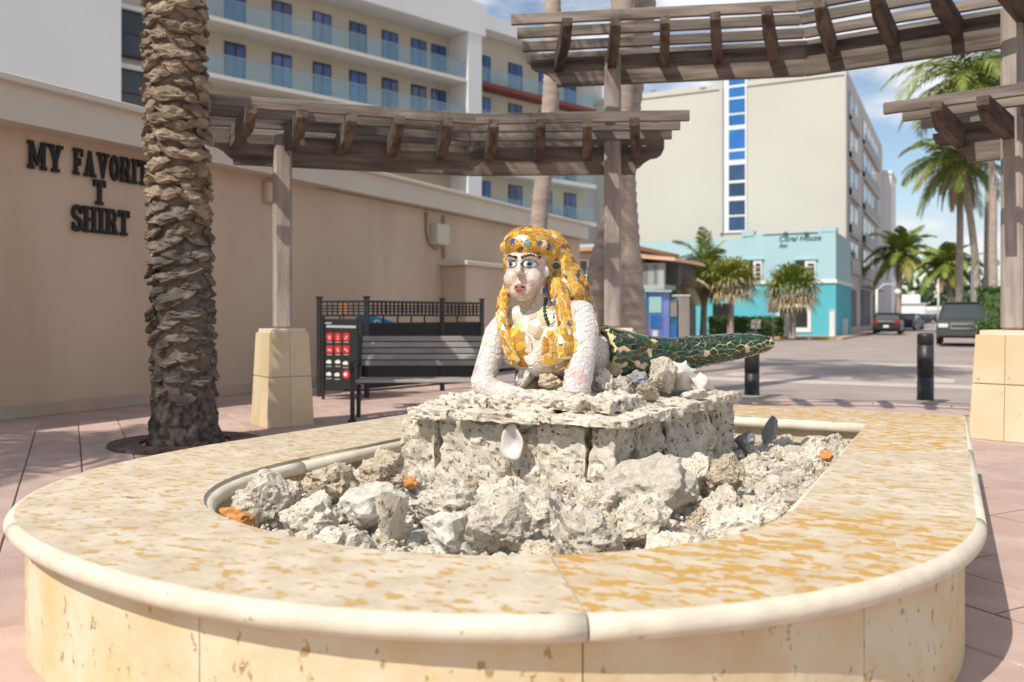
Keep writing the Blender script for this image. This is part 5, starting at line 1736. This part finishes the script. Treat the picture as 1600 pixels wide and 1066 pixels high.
MB().box((TX + .4, 85, 3.75), (.7, 20, .2)).build('canopy', 'tower_side', tower)
MB().box((TX - 3, 101.6, 8.0), (8, 7, 16)).build('rear_block', 'hotel_white', tower)
MB().box((TX - 3, 101.6, 16.2), (8.2, 7.2, .4)).build('rear_parapet', 'hotel_white', tower)

# ================================================================== TURQUOISE INN
inn = thing('turquoise_inn', (-14, 58, 0), 'low two tone turquoise inn in front of the cream tower', 'building')
BY = 54.0
def ix(px):
    t = (px - 800) / FPX
    return BY / (CS + t * SN) * (t * CS - SN)
def iz(py, px):
    t = (px - 800) / FPX
    return CH + (HY - py) / FPX * BY / (CS + t * SN)
X1, X0, XM = ix(1306), ix(860), ix(1166)
ZB = 3.25
MB().box(((X0 + X1) / 2, BY + 4, ZB / 2), (X1 - X0, 8, ZB)).build('lower_wall', 'blue_deep', inn)
MB().box(((XM + X1) / 2, BY + 4, (ZB + 6.2) / 2), (X1 - XM - .004, 8, 6.2 - ZB)).build('upper_wall', 'blue_pale', inn)
MB().box(((X0 + XM) / 2, BY + 4.02, (ZB + 6.05) / 2), (XM - X0 - .004, 7.96, 6.05 - ZB)).build('upper_wall', 'blue_pale', inn)
MB().box(((XM + X1) / 2, BY + 3.9, ZB), (X1 - XM + .16, 8.0, .22), bev=.03).build('band', 'trim_white', inn)
MB().box((X1 - .42, BY + .4, 6.33), (.9, .86, .26)).build('parapet_block', 'blue_pale', inn)
MB().box((XM + .1, BY + .3, 6.3), (.75, .7, .34)).build('parapet_block', 'blue_pale', inn)
MB().box(((XM + X1) / 2, BY - .03, 6.22), (X1 - XM - 2, .1, .05)).build('coping', 'blue_pale', inn)
for xa, xb in ((1166, 1191), (1244, 1275)):
    a, b = ix(xa), ix(xb)
    z0, z1 = iz(437, xa), iz(407, xa)
    w = MB().box(((a + b) / 2, BY - .01, (z0 + z1) / 2), (b - a, .08, z1 - z0)).build('window', 'glass_dark', inn)
    mdl = a + (b - a) * .45
    MB().box(((mdl + b) / 2, BY - .06, z1 - .12), (b - mdl, .04, .2)).box((mdl + .08, BY - .06, (z0 + z1) / 2), (.16, .045, z1 - z0)).box((b - .05, BY - .06, (z0 + z1) / 2), (.1, .045, z1 - z0)).build('frame', 'frame_white', w)
    for k in range(3): MB().box(((mdl + b) / 2, BY - .06, z0 + .15 + k * .3), (b - mdl - .3, .03, .05)).build('glazing_bar', 'frame_white', w)
    MB().box(((a + b) / 2, BY - .06, z1 + .06), (b - a + .2, .18, .1)).build('lintel', 'blue_pale', w)
MB().box((ix(1240), BY - .02, 1.1), (2.0, .08, 1.7)).build('ground_window', 'trim_white', inn)
MB().box((ix(1240), BY - .075, 1.15), (1.6, .04, 1.2)).build('ground_pane', 'glass_dark', inn)
MB().box((ix(1130), BY - .02, 1.0), (1.3, .08, 2.0)).build('doorway', 'glass_dark', inn)
def text3d(name, s, loc, size, m, parent, rot, shear=.3):
    cu = bpy.data.curves.new(name, 'FONT'); cu.body = s; cu.size = size; cu.shear = shear; cu.extrude = .02
    ob = bpy.data.objects.new(name, cu); col.objects.link(ob)
    bpy.context.view_layer.update()
    me = bpy.data.meshes.new_from_object(ob.evaluated_get(bpy.context.evaluated_depsgraph_get()))
    bpy.data.objects.remove(ob)
    me.materials.clear(); me.materials.append(MATS[m])
    o = link(name, me, loc, parent); o.rotation_euler = rot
    return o
text3d('lettering', 'Coral House', (ix(1216), BY - .03, iz(377.5, 1216)), .47, 'sign_slate', inn, (R(90), 0, 0))
text3d('lettering', 'Inn', (ix(1217), BY - .03, iz(387, 1217)), .38, 'sign_slate', inn, (R(90), 0, 0))
for px in (1228, 1260):
    MB().box((ix(px), BY - .12, iz(364.5, px)), (.26, .2, .12), bev=.03).build('sign_lamp', 'sign_slate', inn)

# ================================================================== BEIGE COTTAGE WITH VERANDA
HYc = 38.0
def cx_(px, Y=HYc):
    t = (px - 800) / FPX
    return Y / (CS + t * SN) * (t * CS - SN)
def cz_(py, px, Y=HYc):
    t = (px - 800) / FPX
    return CH + (HY - py) / FPX * Y / (CS + t * SN)
cot = thing('beige_cottage', (cx_(950), 41, 0), 'small beige house with tan roof and upstairs veranda behind the palm trunks', 'building')
a, b = cx_(880), cx_(985)
MB().box(((a + b) / 2, HYc + 3, cz_(395, 930) / 2), (b - a, 6, cz_(395, 930))).build('wall', 'house_beige', cot)
MB().box(((a + b) / 2 - .2, HYc + 2.7, cz_(394, 930) + .1), (b - a + 1.4, 7.0, .22), bev=.03).build('eave', 'roof_tan', cot)
b2 = cx_(1058)
zr_ = cz_(398, 1000)
MB().add([(b - .2, HYc - .6, zr_ - .1), (b2, HYc - .2, zr_ - .35), (b2, HYc + 5, zr_ - .35), (b - .2, HYc + 5, zr_ - .1), (b - .2, HYc - .6, zr_ + .12), (b2 - .1, HYc - .1, zr_ - .18), (b2 - .1, HYc + 5, zr_ - .18), (b - .2, HYc + 5, zr_ + .12)],
         [(0, 3, 2, 1), (4, 5, 6, 7), (0, 1, 5, 4), (1, 2, 6, 5), (2, 3, 7, 6), (3, 0, 4, 7)]).build('veranda_roof', 'roof_tan', cot)
MB().box(((b + cx_(1040)) / 2, HYc + 3.5, zr_ / 2), (cx_(1040) - b, 3, zr_ - .5)).build('veranda_wall', 'loggia_dark', cot)
for px in (1017, 1032): MB().box((cx_(px), HYc + .2, zr_ / 2 - .2), (.28, .28, zr_ - .4)).build('column', 'col_grey', cot)
zd = cz_(445, 1000)
MB().box(((b + b2) / 2 - .2, HYc + .9, zd - .12), (b2 - b - .8, 1.8, .22)).build('veranda_floor', 'col_grey', cot)
MB().box(((b + cx_(1030)) / 2, HYc + .05, zd + .95), (cx_(1030) - b, .06, .06)).build('handrail', 'col_grey', cot)
for k in range(14):
    MB().box((b + .1 + (cx_(1030) - b - .2) * k / 13, HYc + .05, zd + .46), (.04, .04, .92)).build('baluster', 'col_grey', cot)
for xa, xb in ((888, 903), (905, 920)):
    q0, q1 = cx_(xa), cx_(xb)
    w = MB().box(((q0 + q1) / 2, HYc - .02, cz_(419, 900)), (q1 - q0, .08, .82)).build('window', 'frame_white', cot)
    MB().box(((q0 + q1) / 2, HYc - .07, cz_(419, 900)), (q1 - q0 - .16, .03, .62)).build('pane', 'glass_dark', w)

# ================================================================== FAN PALMS IN FRONT OF THE INN
def fan_palm(base, h, cr_r, seed, label, skirt=1.0, tr_=.16):
    rr = random.Random(seed)
    t = thing('fan_palm', base, label, 'palm tree', 'fan palms in front of the turquoise inn')
    mb = MB(); trunk_rings(mb, [base, base + Vector((.04, 0, h * .5)), base + Vector((0, 0, h))], tr_, tr_ * .8, 10, .15); mb.build('trunk', 'bark_coco', t)
    top = base + Vector((0, 0, h))
    def fan(mbx, az, el, ln, fr, mi, sag):
        d = Vector((math.cos(az) * math.cos(el), math.sin(az) * math.cos(el), math.sin(el)))
        hub = top + d * ln
        mbx.bar(top, hub, .03, .03, mi=mi)
        side = Vector((-math.sin(az), math.cos(az), 0)); up = side.cross(d)
        n = 13
        for k in range(n):
            a = R(-115 + 230 * k / (n - 1)) + rr.uniform(-.05, .05)
            q = (d * math.cos(a) + side * math.sin(a) + up * rr.uniform(-.12, .12)).normalized()
            L_ = fr * rr.uniform(.8, 1.1)
            w = q.cross(up).normalized() * .05 * fr
            m_ = hub + q * L_ * .6
            mbx.add([hub - w * .3, hub + w * .3, m_ + w, m_ - w, hub + q * L_ + Vector((0, 0, -sag * L_))], [(0, 1, 2, 3), (3, 2, 4)], mi)
    cr = MB(); dr = MB()
    for k in range(26):
        fan(cr, k * 2.399, R(82 - 75 * (k / 26) + rr.uniform(-6, 6)), cr_r * .55, cr_r * .62, 1 if rr.random() < .45 else 0, .35)
    for k in range(int(24 * skirt)):
        fan(dr, k * 2.399 + .5, R(14 - 50 * (k / 24) + rr.uniform(-8, 8)), cr_r * .5, cr_r * .52, 0, .45)
    cr.build('crown', ['leaf_palm', 'leaf_yellow'], t); dr.build('dead_skirt', 'leaf_dry', t)
fan_palm(gz(D(1141, 522, 44)), 2.75, 1.7, 21, 'fan palm with brown skirt left of the inn windows', 1.0)
fan_palm(gz(D(1238, 520, 46)), 2.5, 1.75, 22, 'fan palm with brown skirt under the inn lettering', 1.0)
fan_palm(gz(D(1098, 525, 45.5)), 2.9, 1.5, 23, 'shaded fan palm close behind the vending kiosk', 1.0)
coco('feather_palm', 'green feathery palm rising between cottage and inn', [gz(D(1100, 520, 47)), D(1102, 460, 47), D(1105, 422, 47)], .14, .1, 20, 2.4, 24, None, 2, 18, .09, 85)
coco('feather_palm', 'low drooping tan palm before the cottage veranda', [gz(D(1062, 520, 42)), D(1062, 470, 42), D(1060, 447, 42)], .12, .1, 12, 1.7, 25, None, 8, 18, .09, 40, ('leaf_yellow', 'leaf_dry'), 1.4)
# ================================================================== COCONUT PALMS DOWN THE STREET
coco('coconut_palm', 'single coconut palm behind the parked dark car in mid street', [gz(D(1402, 502, 70)), D(1404, 470, 70), D(1406, 420, 70), D(1408, 398, 70)], .26, .2, 26, 3.1, 31, None, 4, 20, .16, 80)
coco('coconut_palm', 'shorter coconut palm left of the tall trunk cluster', [gz(D(1487, 502, 62)), D(1484, 460, 62), D(1480, 425, 62), D(1478, 414, 62)], .22, .17, 26, 2.7, 32, None, 6, 20, .14, 70)
coco('coconut_palm', 'tall coconut palm with full drooping crown, left of the cluster', [gz(D(1497, 512, 52)), D(1499, 430, 52), D(1500, 330, 52), D(1496, 262, 52)], .22, .17, 26, 3.5, 33, None, 7, 22, .11, 75)
coco('coconut_palm', 'tall leaning coconut palm trunk in the middle of the cluster', [gz(D(1527, 512, 49)), D(1525, 420, 49), D(1512, 310, 49), D(1500, 250, 49)], .22, .17, 20, 3.3, 34, None, 4, 22, .11, 70)
coco('coconut_palm', 'tallest coconut palm, its crown behind the high pergola beam', [gz(D(1553, 512, 46)), D(1551, 400, 46), D(1548, 250, 46), D(1510, 122, 46)], .23, .16, 30, 4.3, 35, None, 9, 24, .10, 60)
coco('coconut_palm', 'coconut palm trunk nearest the right hand post', [gz(D(1541, 512, 55)), D(1543, 420, 55), D(1546, 280, 55), D(1562, 130, 55)], .24, .17, 22, 4.0, 36, None, 6, 22, .11, 60)

# ================================================================== CARS
def car(name, p, yaw, label, L_, W_, Hh, body, kind='sedan', front=True):
    t = thing(name, p, label, 'car')
    u = Vector((math.cos(yaw), math.sin(yaw), 0)); v = Vector((-math.sin(yaw), math.cos(yaw), 0))
    def P(x, y, z): return p + u * x + v * y + UPV * z
    gc = .30 if kind == 'pickup' else .2
    if kind == 'pickup':
        lowp = [(-L_ / 2, gc + .15), (-L_ / 2, 1.05), (-L_ * .02, 1.08), (L_ * .24, 1.12), (L_ * .47, 1.05), (L_ / 2, .92), (L_ / 2, gc + .1), (L_ * .44, gc), (-L_ * .45, gc)]
        cab = [(-L_ * .12, 1.08), (-L_ * .08, Hh - .06), (-L_ * .03, Hh), (L_ * .10, Hh), (L_ * .14, Hh - .05), (L_ * .25, 1.12)]
    else:
        lowp = [(-L_ / 2, gc + .12), (-L_ / 2, .88), (-L_ * .34, .95), (L_ * .16, .95), (L_ * .42, .82), (L_ / 2, .66), (L_ / 2, gc + .08), (L_ * .45, gc), (-L_ * .45, gc)]
        cab = [(-L_ * .38, .94), (-L_ * .22, Hh - .04), (-L_ * .16, Hh), (L_ * .02, Hh), (L_ * .07, Hh - .05), (L_ * .22, .94)]
    def loft(poly, ws, m, nm, par=t):
        mb = MB()
        n = len(poly)
        for f, wz in ws:
            for x, z in poly:
                tt = (z - poly[0][1])
                mb.v.append(P(x, 0, z) + v * f * wz(z))
        for j in range(len(ws) - 1):
            for k in range(n):
                k2 = (k + 1) % n
                mb.f.append([j * n + k, j * n + k2, (j + 1) * n + k2, (j + 1) * n + k])
        mb.f.append(list(range(n))); mb.f.append([(len(ws) - 1) * n + k for k in range(n)][::-1])
        mb.mi = [0] * len(mb.f); mb.sm = [False] * len(mb.f)
        return mb.build(nm, m, par, fix=True)
    def wlow(z): return W_ / 2 * (1 - .10 * max(0, (z - .6)) - .12 * max(0, .5 - z))
    zc = cab[0][1]
    def wcab(z): return W_ / 2 * (.93 - .30 * (z - zc))
    bd_ = loft(lowp, ((-1, wlow), (1, wlow)), body, 'body')
    m = bd_.modifiers.new('b', 'BEVEL'); m.width = .05; m.segments = 2
    loft([(x * .985, z - .03 if z > zc else z) for x, z in cab], ((-1, wcab), (1, wcab)), 'car_glass', 'glasshouse')
    rf = [(x, z) for x, z in cab if z > zc + .1]
    x0_, x1_ = rf[0][0], rf[-1][0]
    MB().box(P((x0_ + x1_) / 2, 0, Hh + .005), (x1_ - x0_, 2 * wcab(Hh) * .99, .05), yaw, bev=.02).build('roof', body, t)
    for s_ in (-1, 1):
        for k in (0, 1, -2, -1):
            pass
        MB().bar(P(cab[0][0], s_ * wcab(zc) * .99, zc), P(cab[1][0], s_ * wcab(cab[1][1]) * .995, Hh), .06, .07).build('pillar', body, t)
        MB().bar(P(cab[-1][0], s_ * wcab(zc) * .99, zc), P(cab[-2][0], s_ * wcab(cab[-2][1]) * .995, Hh), .06, .06).build('pillar', body, t)
        for x in (-L_ * .31, L_ * .32):
            wr = .40 if kind == 'pickup' else .32
            c = P(x, s_ * (W_ / 2 - .11), wr)
            wl = MB().tube([c - v * .11, c + v * .11], wr, 20, smooth=False).build('wheel', 'tyre', t)
            MB().tube([c + v * s_ * .105, c + v * s_ * .125], wr * .6, 14, smooth=False).build('rim', 'chrome', wl)
        MB().box(P(L_ / 2 - .06, s_ * W_ * .36, (.82 if kind == 'pickup' else .62)), (.14, W_ * .2, .17), yaw, bev=.02).build('headlight', 'lamp_clear', t)
        MB().box(P(-L_ / 2 + .03, s_ * W_ * .38, .78), (.1, W_ * .18, .2), yaw, bev=.02).build('tail_light', 'lamp_red', t)
        MB().box(P(cab[-1][0] - .12, s_ * (W_ / 2 + .1), zc + .1), (.12, .2, .16), yaw, bev=.03).build('mirror', body, t)
    MB().box(P(L_ / 2 + .012, 0, .80 if kind == 'pickup' else .55), (.06, W_ * .46, .3 if kind == 'pickup' else .14), yaw, bev=.02).build('grille', 'chrome' if kind == 'pickup' else 'frame_dark', t)
    MB().box(P(L_ / 2 + .045, 0, .80 if kind == 'pickup' else .55), (.03, W_ * .40, .09), yaw).build('grille_slot', 'frame_dark', t)
    MB().box(P(L_ / 2 + .03, 0, .48 if kind == 'pickup' else .33), (.14, W_ * .94, .2), yaw, bev=.04).build('front_bumper', body, t)
    MB().box(P(-L_ / 2 - .03, 0, .45), (.14, W_ * .94, .2), yaw, bev=.04).build('rear_bumper', body, t)
    MB().box(P(-L_ / 2 - .105, 0, .52), (.02, .34, .16), yaw).build('number_plate', 'icon_white', t)
    return t
car('pickup_truck', gz(D(1503, 534, 36)) + Vector((0, 2.7, 0)), R(-90), 'dark grey pickup truck facing the camera beside the palm cluster', 5.4, 1.95, 1.82, 'car_green', 'pickup')
car('parked_car', gz(D(1385, 522, 58)) + Vector((0, 2, 0)), R(90), 'dark saloon car parked along the tower seen from behind', 4.5, 1.75, 1.4, 'car_dark')
car('parked_car', gz(D(1418, 513, 74)) + Vector((0, 2, 0)), R(80), 'blue car beyond the dark saloon', 4.4, 1.75, 1.4, 'car_blue')
for px, m, lb in ((1441, 'car_dark', 'tiny black car crossing at the far end of the street'), (1452, 'car_silver', 'tiny silver car crossing at the far end of the street'), (1464, 'car_red', 'tiny dark red car crossing at the far end of the street')):
    car('distant_car', gz(D(px, 505, 128)), R(5), lb, 4.3, 1.75, 1.45, m)

# ================================================================== HEDGES, LAMPS, SMALL THINGS ALONG THE STREET
def hedge(c, size, yaw, label, seed, n=2600, lf=.05):
    rr = random.Random(seed)
    t = thing('hedge', c, label, 'hedge')
    core = rough_block(c + UPV * size[2] / 2, (size[0] * .9, size[1] * .85, size[2] * .92), .06, 9, seed, yaw, .3, 3)
    core.build('core', 'leaf_hedge', t)
    mb = MB()
    M_ = Matrix.Rotation(yaw, 3, 'Z')
    for k in range(n):
        q = Vector((rr.uniform(-.5, .5) * size[0], rr.uniform(-.5, .5) * size[1], rr.uniform(0, 1) * size[2]))
        ax = rr.randrange(3)
        if ax == 0: q.x = math.copysign(size[0] * .47, q.x)
        elif ax == 1: q.y = math.copysign(size[1] * .47, q.y)
        else: q.z = size[2] * .96
        p = c + M_ @ q + Vector((rr.gauss(0, .04), rr.gauss(0, .04), rr.gauss(0, .04)))
        a, b = Vector((rr.gauss(0, 1), rr.gauss(0, 1), rr.gauss(0, 1))).normalized(), Vector((rr.gauss(0, 1), rr.gauss(0, 1), rr.gauss(0, 1))).normalized()
        mb.add([p - a * lf, p + b * lf * .6, p + a * lf, p - b * lf * .6], [(0, 1, 2, 3)])
    mb.build('leaves', 'leaf_hedge', t)
hedge(gz(D(1165, 520, 50)), Vector((4.2, 1.0, 1.15)), 0, 'clipped green hedge along the front of the inn', 5, 2600, .09)
hedge(gz(D(1583, 532, 30)), Vector((2.2, 3.0, 1.05)), 0, 'rounded green hedge behind the right hand stone pier', 6, 3400, .07)
hedge(gz(D(1620, 520, 40)), Vector((5, 2.0, 2.6)), 0, 'tall yellow green shrub behind the right hand post', 7, 3400, .1)
def lamp(px, pyt, d, label, arm=1):
    p = gz(D(px, 500, d)); top = D(px, pyt, d)
    t = thing('street_lamp', p, label, 'street lamp', 'white street lamps along the road')
    MB().tube([p, Vector((p.x, p.y, top.z))], [.11, .08], 10).build('pole', 'frame_white', t)
    r = Vector((CS, SN, 0)) * arm
    MB().tube([Vector((p.x, p.y, top.z - .1)), top + r * .5 + UPV * .35, top + r * 1.1 + UPV * .35, top + r * 1.5], .045, 8).build('arm', 'frame_white', t)
    e = top + r * 1.5
    MB().lathe(e - UPV * .45, [(.0, 0), (.2, .05), (.27, .2), (.2, .38), (.08, .46)], 14).build('lamp_head', 'lamp_clear', t)
lamp(1370, 452, 62, 'white street lamp at the corner of the tower')
lamp(1466, 425, 80, 'white lamp pole in the middle distance of the street', 1)
lamp(1519, 405, 55, 'white street lamp among the tall palm trunks')
def post_box(px, py, d, h, w, m, label, cat, nm):
    p = gz(D(px, py, d))
    t = thing(nm, p, label, cat)
    MB().box(p + UPV * h / 2, (w, w, h), .2, bev=.03).build('shaft', m, t)
    MB().box(p + UPV * (h + .03), (w * 1.15, w * 1.15, .06), .2, bev=.02).build('cap', m, t)
post_box(1083, 522, 47, 1.5, .3, 'frame_white', 'white gate post left of the inn hedge', 'post', 'gate_post')
post_box(1230, 520, 48, 1.3, .28, 'frame_white', 'white post at the foot of the right hand fan palm', 'post', 'gate_post')
post_box(1300, 524, 50, 1.5, .3, 'frame_white', 'white post at the corner of the inn', 'post', 'gate_post')
post_box(1318, 522, 54, 1.0, .45, 'frame_white', 'white planter box beside the tower wall', 'planter', 'planter_box')
def sign_post(px, py, d, h, m, label):
    p = gz(D(px, py, d))
    t = thing('road_sign', p, label, 'sign')
    MB().tube([p, p + UPV * h], .035, 8).build('pole', 'col_grey', t)
    MB().box(p + UPV * (h - .25), (.55, .03, .5), YAW, bev=.04).build('plate', m, t)
sign_post(1208, 522, 46, 1.9, 'box_grey', 'grey sign on a pole in front of the inn')
sign_post(1181, 518, 49, 1.0, 'shell_white', 'low pale sign on the inn hedge')
# far end of the street
br = thing('distant_bridge', (0, 175, 0), 'pale low bridge crossing the far end of the street', 'bridge')
MB().box((-5, 176, 1.7), (90, 6, .9)).build('deck', 'bridge_grey', br)
MB().box((-5, 173, 2.5), (90, .2, .7)).build('parapet', 'hotel_white', br)
for k in range(9): MB().box((-40 + k * 9, 176, .6), (1.2, 4, 1.3)).build('pier', 'bridge_grey', br)
bt_ = thing('white_boat_house', gz(D(1421, 492, 150)), 'white two storey boat house in front of the far trees', 'building')
q = gz(D(1421, 492, 150))
MB().box(q + UPV * 1.6, (5, 4, 3.2)).build('wall', 'hotel_white', bt_); MB().box(q + UPV * 4.0, (3.4, 3, 1.7)).build('upper_floor', 'hotel_white', bt_); MB().box(q + UPV * 3.3, (5.6, 4.6, .2)).build('roof', 'bridge_grey', bt_)
fw = MB(); rr = random.Random(77)
for k in range(90):
    x = rr.uniform(-75, 75); y = rr.uniform(188, 215); hgt = rr.uniform(5, 9.5) * (1 if -14 < x < 12 else .9)
    for q in range(70):
        c = Vector((x + rr.gauss(0, 2.6), y + rr.gauss(0, 2), abs(rr.gauss(hgt * .55, hgt * .26))))
        a, b = Vector((rr.gauss(0, 1), rr.gauss(0, 1), rr.gauss(0, 1))).normalized() * .9, Vector((rr.gauss(0, 1), rr.gauss(0, 1), rr.gauss(0, 1))).normalized() * .8
        fw.add([c - a, c + b, c + a, c - b], [(0, 1, 2, 3)])
tag(fw.build('far_trees', 'leaf_far'), 'dark green mass of trees beyond the far end of the street', 'trees', kind='stuff')
